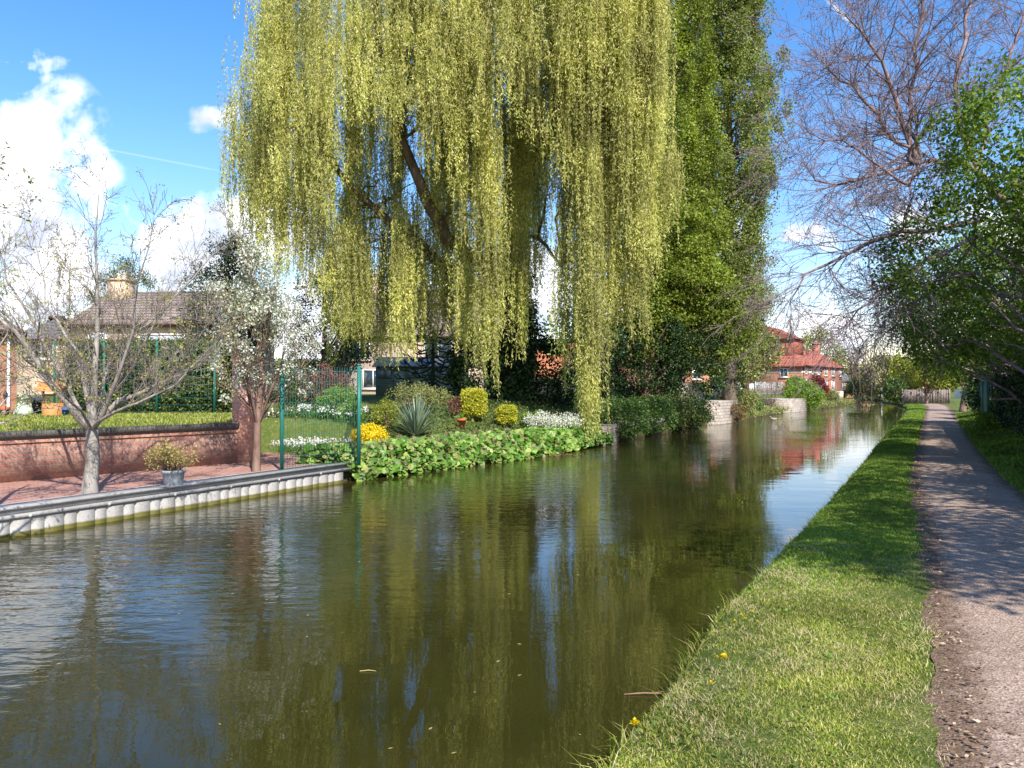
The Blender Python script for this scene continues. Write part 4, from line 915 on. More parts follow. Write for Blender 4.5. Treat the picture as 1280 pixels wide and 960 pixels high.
# ------------------------------------------------------------------ poplars and their neighbours
def poplar(base, h, r, label, leaf, seed, nb=66):
    base = np.array(base, float); t = thing('lombardy_poplar', base, label, 'tree', 0, 'tall poplars behind the quay wall')
    m = MB(); p, rr = limb((0, 0, -.2), (0, 0, h * .93), .42, .04, 12, 0, .004); m.tube(p, rr, 9); cc = []
    for k in range(nb):
        z0 = h * (.06 + .8 * k / nb); a = k * 2.4 + seed; prof = r * min(1, .55 + z0 / h * 1.3) * (1 - max(0, z0 / h - .55) * 1.1)
        e = np.array([math.cos(a) * prof * RNG.uniform(.7, 1.1), math.sin(a) * prof * RNG.uniform(.7, 1.1), z0 + RNG.uniform(2.2, 4.2)])
        s = np.array([0, 0, z0]); tt = np.linspace(0, 1, 7)[:, None]
        q = s + (e - s) * np.concatenate([tt ** .55, tt ** .55, tt], 1); m.tube(q, np.linspace(.09, .015, 7), 5, False)
        for j in range(2, 7):
            for _ in range(3): cc.append(q[j] + RNG.normal(size=3) * np.array([.3, .3, .5]))
    m.build('trunk', M['willow_bark'], t, True)
    cc = np.array(cc); f = MB(); clump_leaves(f, cc, RNG.uniform(.25, .55, len(cc)), 112, .125, .095, (1, 1, 1.7), 0, .5); f.build('crown', leaf, t)
    iv = in_ellipsoids([(0, 0, 4.5, .9, .9, 4.6), (0, 0, 10, .55, .55, 4)], 150, .7); g_ = MB(); clump_leaves(g_, iv, .32, 60, .1, .08); g_.build('ivy', M['ivy'], t)
poplar((8.6, 41.5, 1.0), 25, 2.5, 'left of the tall poplars, dense and deep green, ivy on its trunk', M['poplar'], 0.0)
poplar((12.6, 44.5, 1.0), 27, 2.7, 'right hand poplar, looser paler crown against the open sky', M['poplar_pale'], 1.1, 84)
poplar((10.3, 47.5, 1.0), 23, 1.8, 'middle poplar standing farther back between its two neighbours', M['poplar'], 2.3, 46)
leafy_tree('broadleaf_tree', (7.2, 38.6, 1.0), 9.5, [(8.2, 38.2, 6.2, 2.9, 2.0, 3.2), (6.4, 38.0, 6.2, 2.1, 1.8, 3.4), (10.0, 38.4, 5.0, 2.0, 1.6, 2.6), (8.2, 38, 9.4, 2.3, 1.5, 2.8)], 'broad bright green tree overhanging the bank in front of the poplars', 'tree',
           M['poplar'], M['brown_bark'], 560, .46, 110, .14, .10, .25, (1.15, 1, .8), limbs=40)
leafy_tree('ivy_clad_tree', (6.4, 37.2, 1.0), 6, [(6.6, 37.0, 3.6, 2.0, 1.4, 2.3), (8.6, 37.2, 2.9, 1.8, 1.2, 1.7), (5.4, 37.4, 2.4, 1.2, 1.1, 1.5)], 'dark glossy evergreen mass under the broad green tree', 'tree', M['ivy'], M['brown_bark'], 220, .4, 90, .11, .08, .2)
leafy_tree('drooping_tree', (14.6, 47.5, 1.0), 8, [(14.0, 47.5, 6.8, 2.1, 1.6, 3.8), (13.8, 47.5, 4.0, 1.5, 1.4, 1.9), (15.4, 47.4, 7.2, 1.1, 1.1, 1.6)], 'olive green loosely drooping tree at the right foot of the poplars', 'tree', M['poplar_pale'], M['brown_bark'], 300, .42, 90, .12, .06, .15, (1, 1, 1.4), shell=.3, limbs=60)

# ------------------------------------------------------------------ bank shrubs
def bk(px, d, dz=0): x = P(px, 0, d)[0]; return (x, d, float(hL(x, d)) + dz)
bush('ivy_shrub', (3.95, 27.4, .05), (1.1, .9, .78), 'low ivy covered shrub, leftmost on the stone bank wall', 'shrub', M['laurel'], 90, 60, .08, .06, .26, 'ivy shrubs over the stone bank wall')
bush('ivy_shrub', (5.4, 30.2, .0), (1.35, .9, .82), 'middle ivy covered shrub over the low stone bank wall', 'shrub', M['laurel'], 100, 60, .08, .06, .26, 'ivy shrubs over the stone bank wall')
bush('ivy_shrub', (7.1, 33.0, -.05), (1.6, 1.0, .92), 'greyish spreading shrub nearest the square quay wall', 'shrub', M['hedge'], 120, 60, .08, .06, .26, 'ivy shrubs over the stone bank wall')
bush('ivy_shrub', (8.4, 35.9, -.05), (1.2, 1.2, .80), 'dark trailing bush in the shade against the quay wall', 'shrub', M['ivy'], 80, 60, .08, .06, .26, 'ivy shrubs over the stone bank wall')
bush('rusty_shrub', (12.0, 42.0, -.02), (1.0, .7, .6), 'rusty brown dome shaped shrub at the foot of the quay wall', 'shrub', M['rust'], 60, 60, .09, .05)
bush('golden_bush', (14.0, 47.6, .25), (1.3, 1.3, .95), 'golden green spreading bush sloping to the water past the quay wall', 'shrub', M['olive'], 110, 70, .1, .07)
bush('golden_bush', (15.6, 50.6, .1), (.9, .9, .7), 'smaller green bush at the water right of the golden bush', 'shrub', M['laurel'], 60, 70, .1, .07)
bush('grey_shrub', (19.3, 57.8, .2), (1.3, 1.1, 1.5), 'half bare greyish shrub beside the stone revetment', 'shrub', leafmat('grey_twiggy', [(.2, .2, .12), (.27, .23, .17), (.16, .2, .07)], .2), 70, 40, .12, .03)
bush('round_shrub', (24.0, 63.2, .0), (1.75, 1.2, 1.25), 'rounded bright green shrub overhanging the water right of the revetment', 'shrub', M['fresh_green'], 130, 70, .12, .09)
bush('round_shrub', (25.6, 69, .8), (1.2, 1.2, 1.1), 'bright green shrub behind the railings, upper left of the maroon one', 'shrub', M['fresh_green'], 70, 60, .13, .09)
bush('maroon_shrub', (28.6, 72, .7), (1.0, 1.0, 1.2), 'deep maroon leaved shrub before the red houses', 'shrub', M['maroon'], 60, 60, .13, .1)
bush('round_shrub', (33.8, 82.5, .2), (1.4, 1.2, .8), 'sprawling grey green shrub on the bank before the hipped house', 'shrub', M['olive'], 80, 60, .14, .08)
bush('waterside_bush', (54.8, 121.5, .2), (2.1, 1.8, 1.9), 'dark green bush standing on the far bank at the canal bend', 'shrub', M['laurel'], 90, 60, .2, .14)
bush('waterside_bush', (51.6, 121.5, .2), (1.6, 1.3, .7), 'low brown bush on the far bank left of the dark green one', 'shrub', M['rust'], 70, 50, .2, .1)
bush('waterside_bush', (58.6, 122.5, .2), (2.4, 1.8, 1.2), 'yellowish bush on the far bank right of the dark green one', 'shrub', M['olive'], 90, 60, .2, .12)
hedge('lime_hedge', (P(1103, 0, 112)[0], 112), (P(1126, 0, 112)[0], 112), .3, 1.5, 1, M['lime_tree'], 'clipped lime green hedge far off at the canal bend', 2500, .16, .12)
for (px, lab) in ((1102, 'white post at the left end of the lime hedge'),):
    p = P(px, 0, 110); t = thing('white_post', (p[0], 110, .3), lab, 'post'); m = MB(); m.box((0, 0, .75), (.12, .12, 1.5)); m.build('shaft', M['galv'], t); m = MB(); m.box((0, 0, 1.54), (.2, .2, .08)); m.build('cap', M['galv'], t)

# trees behind the far houses and at the end of the path
def far_tree(px, d, ztop, r, leaf, label, z0=.3, n=80, per=60, L=.3, W=.22, thin=.5, bark=None, bz=None):
    x = P(px, 0, d)[0]; zb = bz if bz is not None else z0 + (ztop - z0) * .3; c = (zb + ztop) / 2
    leafy_tree('broadleaf_tree', (x, d, z0), ztop - z0, [(x, d, c, r, r * .9, (ztop - zb) / 2)], label, 'tree', leaf, bark or M['brown_bark'], n, r * .26, per, L, W, .02 * (ztop - z0) + .05, group='trees far along the canal', shell=thin, limbs=30)
far_tree(1024, 128, 11.6, 4.4, M['lime_tree'], 'bright spring green tree rising behind the red brick houses', n=110, bz=2)
far_tree(1064, 150, 9.6, 3.2, M['olive'], 'thin pale tree beyond the slate roofed cottage', n=60, per=25, thin=.2, bz=2)
far_tree(1103, 118, 7.0, 4.0, M['olive'], 'olive green tree above the far canal bend', n=90, bz=1.2)
far_tree(1130, 100, 6.0, 2.8, M['lime_tree'], 'yellow green tree just left of the board fence', n=80, bz=1.5)
far_tree(1120, 84, 3.0, 1.4, M['laurel'], 'dark low tree at the left end of the board fence', n=60, bz=.3, L=.2, W=.14)
far_tree(1176, 96, 6.6, 3.4, M['lime_tree'], 'yellow green tree behind the board fence', n=90, bz=2)
far_tree(1158, 75.5, 5.4, 2.6, M['lime_tree'], 'spring green tree standing in front of the board fence', n=90, bz=2.0, L=.2, W=.15)
far_tree(930, 74, 8.5, 3.6, M['olive'], 'olive tree behind the palisade fence right of the poplars', n=90, bz=2.4)
far_tree(735, 66, 9, 4.5, M['laurel'], 'dark green tree behind the willow and the orange pantile roof', n=100, bz=2)
far_tree(20, 60, 6, 3.0, M['olive'], 'thin olive tree beyond the outhouse roof', n=60, bz=2)
hedge('boundary_hedge', (-70, 75), (12, 80), 1.3, 3.4, 1.5, M['laurel'], 'tall rough boundary hedge at the back of the gardens', 30000, .22, .16)
tl = MB(); cc = []
for k in range(150):
    x = RNG.uniform(-260, 330); d = RNG.uniform(230, 330); cc.append((x, d, RNG.uniform(2, 8.5)))
clump_leaves(tl, np.array(cc), 5.0, 220, 1.2, .9); tag(tl.build('distant_woodland', M['olive']), 'soft line of distant trees along the horizon', None, None, 'stuff')

# monkey puzzle
def monkey():
    x = P(541, 0, 36)[0]; b = np.array([x, 36, float(hL(x, 36))]); t = thing('monkey_puzzle_tree', b, 'dark monkey puzzle tree with curling branches in front of the shed', 'tree')
    m = MB(); m.tube([(0, 0, -.1), (.02, 0, 1.2), (0, 0, 3.3)], [.11, .09, .04], 8); m.build('trunk', M['puzzle'], t, True)
    m = MB()
    for k in range(34):
        z = .75 + 2.6 * (k / 34); a = k * 2.4; Lb = 1.75 * (1 - .45 * (k / 34)); tt = np.linspace(0, 1, 8)
        q = np.stack([np.cos(a) * Lb * tt, np.sin(a) * Lb * tt, z - .55 * Lb * np.sin(tt * math.pi * .8) * .5 + .32 * tt ** 3], 1) + RNG.normal(size=(8, 3)) * .02
        m.tube(q, np.linspace(.045, .035, 8), 6)
        for j in (4, 6):
            for s in (-1, 1):
                e = q[j] + np.array([math.cos(a + s * .8), math.sin(a + s * .8), .15]) * Lb * .28; m.tube([q[j], (q[j] + e) / 2 - np.array([0, 0, .04]), e + np.array([0, 0, .05])], [.035, .035, .02], 5)
    m.build('crown', M['puzzle'], t, True)
monkey()

# ------------------------------------------------------------------ garden between the fence and the willow
def gb(px, py, d): x = P(px, 0, d)[0]; return (x, d, float(hL(x, d)))
def dome(name, px, d, r, leaf, label, n=60, per=60, L=.05, W=.035, dz=0, **k):
    c = gb(px, 0, d); return bush(name, (c[0], c[1], c[2] + dz), r, label, 'shrub', leaf, n, per, L, W, **k)
c = gb(404, 0, 20.5); leafy_tree('copper_shrub', (c[0], c[1], .6), 1.7, [(c[0], c[1], 1.95, .72, .66, .5)], 'ball headed copper red shrub on a short stem behind the mesh fence', 'shrub', M['red_leaf'], M['brown_bark'], 70, .2, 70, .05, .035, .05, limbs=30)
dome('green_shrub', 424, 19.6, (.62, .5, .42), M['fresh_green'], 'fresh yellow green shrub between the copper shrub and the fence post', 70, 60)
dome('grey_leaved_shrub', 372, 20.5, (.8, .6, .6), M['hedge'], 'dark green shrub left of the copper ball shrub', 60, 60)
dome('yellow_flowering_shrub', 462, 17.6, (.42, .4, .27), M['bright_yellow'], 'low dome of brilliant yellow flowers beside the green fence post', 60, 90, .04, .03, dz=.18)
dome('flat_topped_shrub', 514, 22.5, (.75, .6, .36), M['olive'], 'flat topped olive shrub behind the spiky plant', 60, 70, .05, .035, dz=.2)
dome('golden_clipped_shrub', 592, 23.2, (.42, .4, .44), M['yellow_green'], 'upright block of clipped golden foliage, larger of the two', 190, 80, .055, .04, dz=.1, shell=.85)
dome('golden_clipped_shrub', 633, 23.6, (.34, .32, .30), M['yellow_green'], 'small clipped golden green ball right of the taller golden block', 110, 70, .05, .04, dz=.1, shell=.75)
dome('green_shrub', 540, 25.5, (.9, .6, .35), M['olive'], 'low mixed shrub behind the flat topped one', 50, 50, .06, .04)
dome('copper_leaf_plant', 570, 23.0, (.25, .2, .3), M['red_leaf'], 'small dark copper plant left of the golden block', 30, 40, .05, .03)
dome('green_shrub', 668, 24.6, (.5, .4, .3), M['fresh_green'], 'leafy green plant right of the small golden ball', 40, 50, .06, .05)
dome('green_shrub', 482, 19.5, (.35, .35, .42), M['lime_tree'], 'lime green young shrub left of the spiky plant', 40, 50, .05, .03)
dome('white_flower_mound', 690, 23.6, (.95, .5, .24), M['blossom'], 'mound of small white flowers beside the hanging willow strands', 60, 60, .04, .035, dz=.3)
c = gb(577, 0, 21.8); t = thing('plant_pot', (c[0], c[1], c[2]), 'small red pot tucked beside the golden block shrub', 'plant pot'); m = MB(); m.lathe([(.001, 0), (.08, 0), (.12, .2), (.14, .2), (.14, .26), (.11, .26), (.1, .2)], k=14); m.build('body', M['terracotta'], t)
m = MB(); m.leaves(RNG.normal(size=(30, 3)) * .03 + np.array([0, 0, .24]), .2, .03, RNG.normal(size=(30, 3)) * .5 + np.array([0, 0, 1])); m.build('foliage', M['fresh_green'], t)
# spiky cordyline
c = gb(520, 0, 19.4); t = thing('spiky_plant', (c[0], c[1], c[2] + .1), 'large spiky grey green fountain of sword leaves in the border', 'plant')
m = MB()
for k in range(150):
    a = RNG.uniform(0, 6.28); el = RNG.uniform(.15, 1.45); Ls = RNG.uniform(.9, 1.3); tt = np.linspace(0, 1, 6)[:, None]
    d = np.array([math.cos(a) * math.cos(el), math.sin(a) * math.cos(el), math.sin(el)]); q = d * Ls * tt - np.array([0, 0, 1]) * (tt ** 2) * .22 * math.cos(el)
    s = np.cross(d, [0, 0, 1]); s /= np.linalg.norm(s); w_ = .028 * (1 - tt) ** .6 + .001
    V = np.stack([q - s * w_, q + s * w_], 1); grid(m, V)
m.build('sword_leaves', M['spike'], t)
m = MB(); m.tube([(0, 0, -.15), (0, 0, .1)], .07, 8); m.build('stem', M['brown_bark'], t)

# bergenia carpet on the bank
def bank_cover():
    m = MB(); fl = MB(); pos = []; n = 9000
    y = RNG.uniform(15.6, 26.2, n) ; dens = np.ones(n)
    u = RNG.uniform(-.35, 1.0, n) * np.where(y > 22, .8, 1.0)
    h = .42 + .30 * np.sin(np.clip((u + .35) / 1.35, 0, 1) * math.pi * .8) + .05 * wob(y * 2.3, 2.)
    z = h * RNG.uniform(.25, 1, n) ** .5 + np.where(u < 0, -.26 * (-u) / .35, 0); z = np.maximum(z, .02)
    x = leftX(y) - u; z = z + np.maximum(0, hL(x, y) - .35) * .9
    pos = np.stack([x, y, z], 1); nr = RNG.normal(size=(n, 3)) * .45; nr[:, 2] += .75; nr[:, 1] -= .45; nr[:, 0] += .25
    m.round_leaves(pos, .135, nr); tag(m.build('bergenia_carpet', M['bergenia']), 'band of large round bright green leaves spilling over the bank', None, None, 'stuff')
    k = 1100; i = RNG.permutation(n)[:k]; cc = pos[i] + np.array([0, 0, .07]); cc = cc[cc[:, 1] < 21]; clump_leaves(fl, cc, .04, 9, .03, .025)
    tag(fl.build('faded_flower_heads', M['bergenia_flower']), 'faded pinkish flower heads scattered over the round leaves', None, None, 'stuff')
bank_cover()
# white flowering drift and spring bulbs inside the fence
m = MB(); n = 900; x = RNG.uniform(-5.6, -3.75, n); y = RNG.uniform(17.6, 20.6, n); m.leaves(np.stack([x, y, hL(x, y)], 1), .28, .02, RNG.normal(size=(n, 3)) * .3 + np.array([0, 0, 1]))
tag(m.build('bulb_foliage', M['stem_green']), 'thin green bulb leaves in the bed behind the fence', None, None, 'stuff')
m = MB(); n = 420; x = RNG.uniform(-5.6, -3.75, n); y = RNG.uniform(17.6, 20.6, n); clump_leaves(m, np.stack([x, y, hL(x, y) + RNG.uniform(.2, .33, n)], 1), .03, 6, .045, .035)
tag(m.build('white_bulb_flowers', M['white_petal']), 'drift of small white flowers in the bed behind the fence', None, None, 'stuff')
# understorey cover elsewhere on the left bank
m = MB(); n = 16000; y = RNG.uniform(19, 36, n); u = RNG.uniform(.6, 6, n); x = leftX(y) - u; m.leaves(np.stack([x, y, hL(x, y) + RNG.uniform(0, .14, n)], 1), .09, .05, RNG.normal(size=(n, 3)) + np.array([0, 0, .6]))
tag(m.build('ground_cover', M['hedge']), 'low dark ground cover under the willow', None, None, 'stuff')
m = MB(); n = 9000; y = RNG.uniform(44, 100, n); u = RNG.uniform(-.25, 1.2, n); x = leftX(y) - u; m.leaves(np.stack([x, y, np.maximum(.02, hL(x, y) * RNG.uniform(0, 1, n)) + .1], 1), .22, .08, RNG.normal(size=(n, 3)) + np.array([0, 0, .8]))
tag(m.build('bank_weeds', M['olive']), 'rough olive weeds along the distant left bank', None, None, 'stuff')

# ------------------------------------------------------------------ right side: trees, ivy fence, bushes
def right_side():
    def off(y, o): return float(pathR(y)) + o
    # ivy-clad fence panels
    A, D, Ln = frame_line((off(8, 1.5), 8), (off(29, 1.3), 29)); rz = math.atan2(D[1], D[0])
    t = thing('ivy_clad_fence', (A[0], A[1], .3), 'tall fence smothered in dark ivy right of the path', 'fence', rz)
    m = MB(); m.box((Ln / 2, -.2, 1.2), (Ln, .1, 2.4)); m.build('board_panel', M['fence_wood'], t)
    n = 26000; pos = np.stack([RNG.random(n) * Ln, RNG.normal(.02, .06, n), RNG.random(n) ** .9 * 2.65], 1); pos[:, 1] += .14 * wob(pos[:, 0] * 1.1 + pos[:, 2] * 1.7, 2.)
    nr = RNG.normal(size=(n, 3)) * .6; nr[:, 1] += 1; nr[:, 2] += .4
    ax = RNG.normal(size=(n, 3)) * .6; ax[:, 2] -= .8
    f = MB(); f.leaves(pos, .085, .075, ax, nr); f.build('ivy', M['ivy'], t)
    # green palisade panel
    A, D, Ln = frame_line((off(29.3, .95), 29.3), (off(34, .9), 34)); t = thing('green_steel_fence', (A[0], A[1], .3), 'short run of green steel fencing beyond the ivy', 'fence', math.atan2(D[1], D[0]))
    for k in range(3):
        m = MB(); m.box((Ln / 2 * k, 0, 1.05), (.1, .1, 2.1)); m.build('post', M['green_paint'], t)
    m = MB()
    for k in range(int(Ln / .12)): m.box((k * .12 + .06, 0, 1.0), (.07, .015, 1.9))
    m.build('pale_row', M['green_paint'], t)
    # bushes leaning to the path beyond
    for (y, o, r, z, leaf, lab) in ((33.5, 1.6, (1.5, 1.5, 1.6), .2, M['ivy'], 'dark evergreen bush beside the green steel fence'), (38, 1.9, (1.6, 1.8, 1.3), .2, M['laurel'], 'mid green bush farther along the right of the path'), (44, 2.3, (1.8, 2, 1.4), .2, M['laurel'], 'farthest bush on the right before the board fence')):
        bush('path_side_bush', (off(y, o + .3), y, z), r, lab, 'shrub', leaf, 130, 80, .11, .08, .4)
    bush('fresh_green_plant', (off(26.5, .7), 26.5, .3), (.35, .5, .4), 'bright leafy plant at the path edge before the steel fence', 'shrub', M['fresh_green'], 30, 30, .1, .06)
    # leafy trees arching over the hedge
    def T(y, o, h, ells, n, label, **k):
        x = off(y, o); e = [(x + a, y + b, c, *r) for (a, b, c, *r) in ells]
        leafy_tree('hedgerow_tree', (x, y, .3), h, e, label, 'tree', M['green_tree'], M['twig'], n, group='leafy trees right of the towpath', **k)
    T(14.5, 2.6, 8.2, [(.3, 0, 4.8, 2.5, 3.0, 2.6), (-1.4, .6, 6.7, 1.9, 2.0, 1.8), (.6, .6, 7.3, 1.9, 2.2, 1.7), (1.6, 1.5, 8.2, 1.6, 1.6, 1.3), (-.9, 3.4, 4.6, 2.2, 2.4, 2.2), (.8, -2.0, 5.8, 1.8, 2.0, 2.0)], 720, 'nearest leafy green tree arching over the ivy fence', rad=.42, per=88, L=.10, W=.06, trunk_r=.16, limbs=70, twigs=2)
    T(22, 2.6, 7.6, [(-.4, 0, 5.2, 2.9, 3.0, 2.4), (-1.0, 3.0, 4.6, 2.6, 2.6, 2.2)], 400, 'second leafy tree leaning out over the path beyond the nearest', rad=.45, per=75, L=.11, W=.06, trunk_r=.16, limbs=45, twigs=1)
    T(29, 2.7, 7.0, [(-.6, 0, 4.8, 3.1, 3.4, 2.3), (-.5, 4.0, 4.2, 2.7, 2.6, 2.1)], 300, 'third leafy tree where the path runs out into sun', rad=.5, per=70, L=.13, W=.07, trunk_r=.16, limbs=35)
    T(7.5, 3.2, 7.4, [(0, 0, 5.0, 2.5, 2.8, 2.2), (-.5, -2.2, 5.2, 2.3, 2.2, 1.9), (.2, 2.6, 5.2, 2.0, 2.0, 2.0)], 300, 'leafy tree beside the viewpoint shading the near path', rad=.45, per=62, L=.12, W=.07, trunk_r=.16, limbs=30)
    T(2.6, 4.1, 6.6, [(0, 0, 4.9, 2.5, 2.3, 1.8), (-1.2, .8, 5.4, 1.6, 1.5, 1.3)], 190, 'leafy tree level with the viewpoint casting shade on the verge', rad=.45, per=62, L=.12, W=.07, trunk_r=.16, limbs=30)
    # sprays of nettle and dock at the fence foot
    n = 26000; y = RNG.uniform(6, 45, n); u = RNG.uniform(.0, 1.0, n) ** .75 * 1.35; x = pathR(y) + .08 + u; m = MB()
    zz = .3 + RNG.uniform(0, 1, n) * (.05 + .30 * (u / 1.35) ** 1.3); m.leaves(np.stack([x, y, zz], 1), .085, .035, RNG.normal(size=(n, 3)) * .8 + np.array([0, 0, .7]))
    tag(m.build('verge_weeds', M['green_tree']), 'nettles and weeds at the foot of the ivy fence', None, None, 'stuff')
right_side()

def bare_tree_right():
    b = np.array([15.6, 20.5, .3]); t = thing('spreading_bare_tree', b, 'wide bare tree with fine purplish twigs reaching out over the canal', 'tree')
    tubes, tips = [], []
    Pm = dict(seg=[7, 6, 5, 4, 3], curl=.12, up=[.0, .03, .0, -.03, -.04], levels=4, kids=[6, 5, 5, 5], spread=.62, ratio=.56, rmin=.0045)
    tubes.append((np.array([[0, 0, -.2], [.1, 0, 2.0], [-.2, -.2, 3.8], P(1165, 215, 19.5) - b + np.array([1.2, 0, 0])]), np.array([.26, .2, .16, .11]), 0))
    f0 = tubes[0][0][-1]
    def main(pts, r0, r1, s=None, dens=5, ln=(.9, 2.1)):
        q = np.array([s if s is not None else f0] + [P(*a) - b for a in pts]); n = 11; r0 *= .62; tt = np.linspace(0, len(q) - 1, n)
        q = np.stack([np.interp(tt, np.arange(len(q)), q[:, k]) for k in range(3)], 1); q[1:-1] = (q[:-2] + 2 * q[1:-1] + q[2:]) / 4; q[1:] += RNG.normal(size=(n - 1, 3)) * .06
        rr = np.linspace(r0, r1, n); tubes.append((q, rr, 0))
        for i in range(2, n):
            for _ in range(dens):
                dd = q[i] - q[i - 1]; dd /= np.linalg.norm(dd); a = RNG.normal(size=3); a[1] *= .8; a /= np.linalg.norm(a)
                grow(q[i], dd * .75 + a * .7, RNG.uniform(*ln), max(.009, min(.02, rr[i] * .4)), 2, tubes, tips, Pm)
    fork = P(1150, 205, 19.3) - b
    main([(1195, 195, 19.4), (1150, 205, 19.3), (1080, 222, 18.8), (1020, 228, 18.4)], .13, .02)
    main([(1140, 185, 19.2), (1120, 130, 19), (1100, 60, 18.8), (1060, 25, 18.5)], .15, .02, fork)
    main([(1130, 160, 19.4), (1148, 70, 19.4), (1150, -20, 19.6)], .12, .03, fork)
    main([(1120, 175, 19), (1070, 110, 18.4), (1030, 80, 18)], .10, .015, fork)
    main([(1180, 290, 19.3), (1125, 280, 18.8), (1060, 320, 18.2), (1000, 335, 17.8), (985, 375, 17.6)], .12, .014, f0 - np.array([0, 0, 1.2]))
    main([(1150, 330, 18.5), (1090, 370, 17.8), (1055, 410, 17.4)], .08, .012, f0 - np.array([0, 0, 1.6]))
    main([(1190, 120, 19.5), (1210, 30, 19.6), (1230, -60, 20)], .11, .03, f0)
    main([(1240, 130, 20.5), (1270, 50, 21), (1300, -20, 21)], .09, .03, f0)
    main([(1130, 240, 18.6), (1075, 180, 18), (1010, 165, 17.6)], .08, .012, fork)
    main([(1170, 350, 20), (1130, 390, 20.5), (1095, 430, 21)], .06, .012, f0 - np.array([0, 0, 1.6]))
    tubes_mesh(tubes, (9, 6, 4, 3, 3)).build('trunk', M['twig'], t, True)
    tips = np.array(tips); f = MB(); clump_leaves(f, tips[RNG.random(len(tips)) < .30], .07, 3, .045, .025); f.build('crown', leafmat('purplish_bud', [(.20, .13, .12), (.28, .2, .17)], .3), t)
    print('bare tree tubes', len(tubes))
bare_tree_right()
def brown_tree():
    b = np.array([30.5, 52, .3]); t = thing('brown_twiggy_tree', b, 'brownish twiggy tree behind the leafy trees over the path', 'tree')
    tubes, tips = [], []
    Pm = dict(seg=[6, 5, 4, 3, 3], curl=.12, up=[.05, .04, .02, 0, 0], levels=4, kids=[8, 6, 5, 3], spread=.8, ratio=.62, rmin=.012)
    grow((0, 0, 0), (0, 0, 1), 4.2, .22, 0, tubes, tips, Pm)
    tubes_mesh(tubes, (8, 5, 4, 3, 3)).build('trunk', M['brown_bark'], t, True)
    tips = np.array(tips); f = MB(); clump_leaves(f, tips, .3, 9, .12, .08); f.build('crown', M['rust'], t)
brown_tree()

# ------------------------------------------------------------------ grass on the verge
def blades(y, u, h, wd, z, mat, name, label, lean=.5):
    n = len(y); x = u; a = RNG.uniform(0, 6.28, n); s = np.stack([np.cos(a), np.sin(a), np.zeros(n)], 1) * (wd * .5)[:, None]
    b = np.stack([x, y, z], 1); l = np.clip(RNG.normal(size=(n, 3)), -1.6, 1.6) * lean * h[:, None]; l[:, 2] = 0; s = s * 1.35
    mid = b + l * .35 + np.stack([np.zeros(n), np.zeros(n), h * .6], 1); tip = b + l + np.stack([np.zeros(n), np.zeros(n), h * RNG.uniform(.7, 1.0, n)], 1)
    v = np.stack([b - s, b + s, mid + s * .7, tip, mid - s * .7], 1).reshape(-1, 3); m = MB(); q = np.arange(n)[:, None] * 5; m.add(v, q + np.array([[0, 1, 2, 4]])); m.f.append(q + np.array([[4, 2, 3]]))
    return tag(m.build(name, mat), label, None, None, 'stuff')
def verge():
    def zt(x, y): u = x - rightX(y); return np.interp(u, uk, zk)
    def band(n, y0, y1, p, hh, ww, name, mat, label):
        y = y0 + (y1 - y0) * RNG.random(n) ** p
        if y0 > 3: y = np.where(y < y0 + 3, np.where(RNG.random(n) < (y - y0) / 3, y, y + 3 * RNG.random(n)), y)
        a = rightX(y) + .03; b_ = pathL(y) - .02 + .09 * wob(y, 3., 2.2); x = a + (b_ - a) * RNG.random(n)
        clump = .5 + .5 * wob(x * 2.3 + 1.7 * np.sin(y * 1.9), 1.) * wob(y * 1.7, 4.)
        keep = RNG.random(n) < np.clip(.45 + clump, .25, 1) * np.clip((b_ - x) / .35, .05, 1); x = x[keep]; y = y[keep]; clump = clump[keep]; k = len(x)
        h = hh * (.5 + .9 * np.clip(clump, 0, 1.2)) * RNG.uniform(.6, 1.35, k); h[(x - rightX(y)) < .15] *= 1.35
        blades(y, x, h, ww * RNG.uniform(.6, 1.3, k), zt(x, y) - .01, mat, name, label)
    band(215000, 2.2, 9.5, 1.4, .027, .0045, 'near_grass', M['blade'], 'short sunlit grass of the near canal verge')
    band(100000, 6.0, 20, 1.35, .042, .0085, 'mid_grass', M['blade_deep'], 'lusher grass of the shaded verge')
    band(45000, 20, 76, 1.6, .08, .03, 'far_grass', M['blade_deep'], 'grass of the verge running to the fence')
    # longer tufts hanging over the water's edge
    n = 5000; y = 2.5 + 22 * RNG.random(n) ** 1.5; x = rightX(y) + RNG.uniform(0, .12, n); keep = (wob(y * 3, 2.) > .1); x = x[keep]; y = y[keep]; k = len(x)
    blades(y, x, RNG.uniform(.05, .16, k), RNG.uniform(.003, .007, k), zt(x, y) - .01, M['blade'], 'edge_tufts', 'longer grass tufts hanging over the water edge', .9)
    # grass on the right of the path and on the raised lawn
    n = 22000; y = RNG.uniform(5, 40, n); x = pathR(y) + RNG.uniform(.02, .9, n); blades(y, x, RNG.uniform(.04, .12, n), np.full(n, .012), np.full(n, .3), M['blade_deep'], 'hedge_foot_grass', 'grass between the path and the ivy fence')
    n = 30000; y = RNG.uniform(9, 22.5, n); x = wallX(y) - .3 - RNG.random(n) * 8; blades(y, x, RNG.uniform(.03, .08, n), np.full(n, .012), np.full(n, 1.15), M['blade'], 'raised_lawn_grass', 'grass of the raised lawn above the brick wall')
verge()

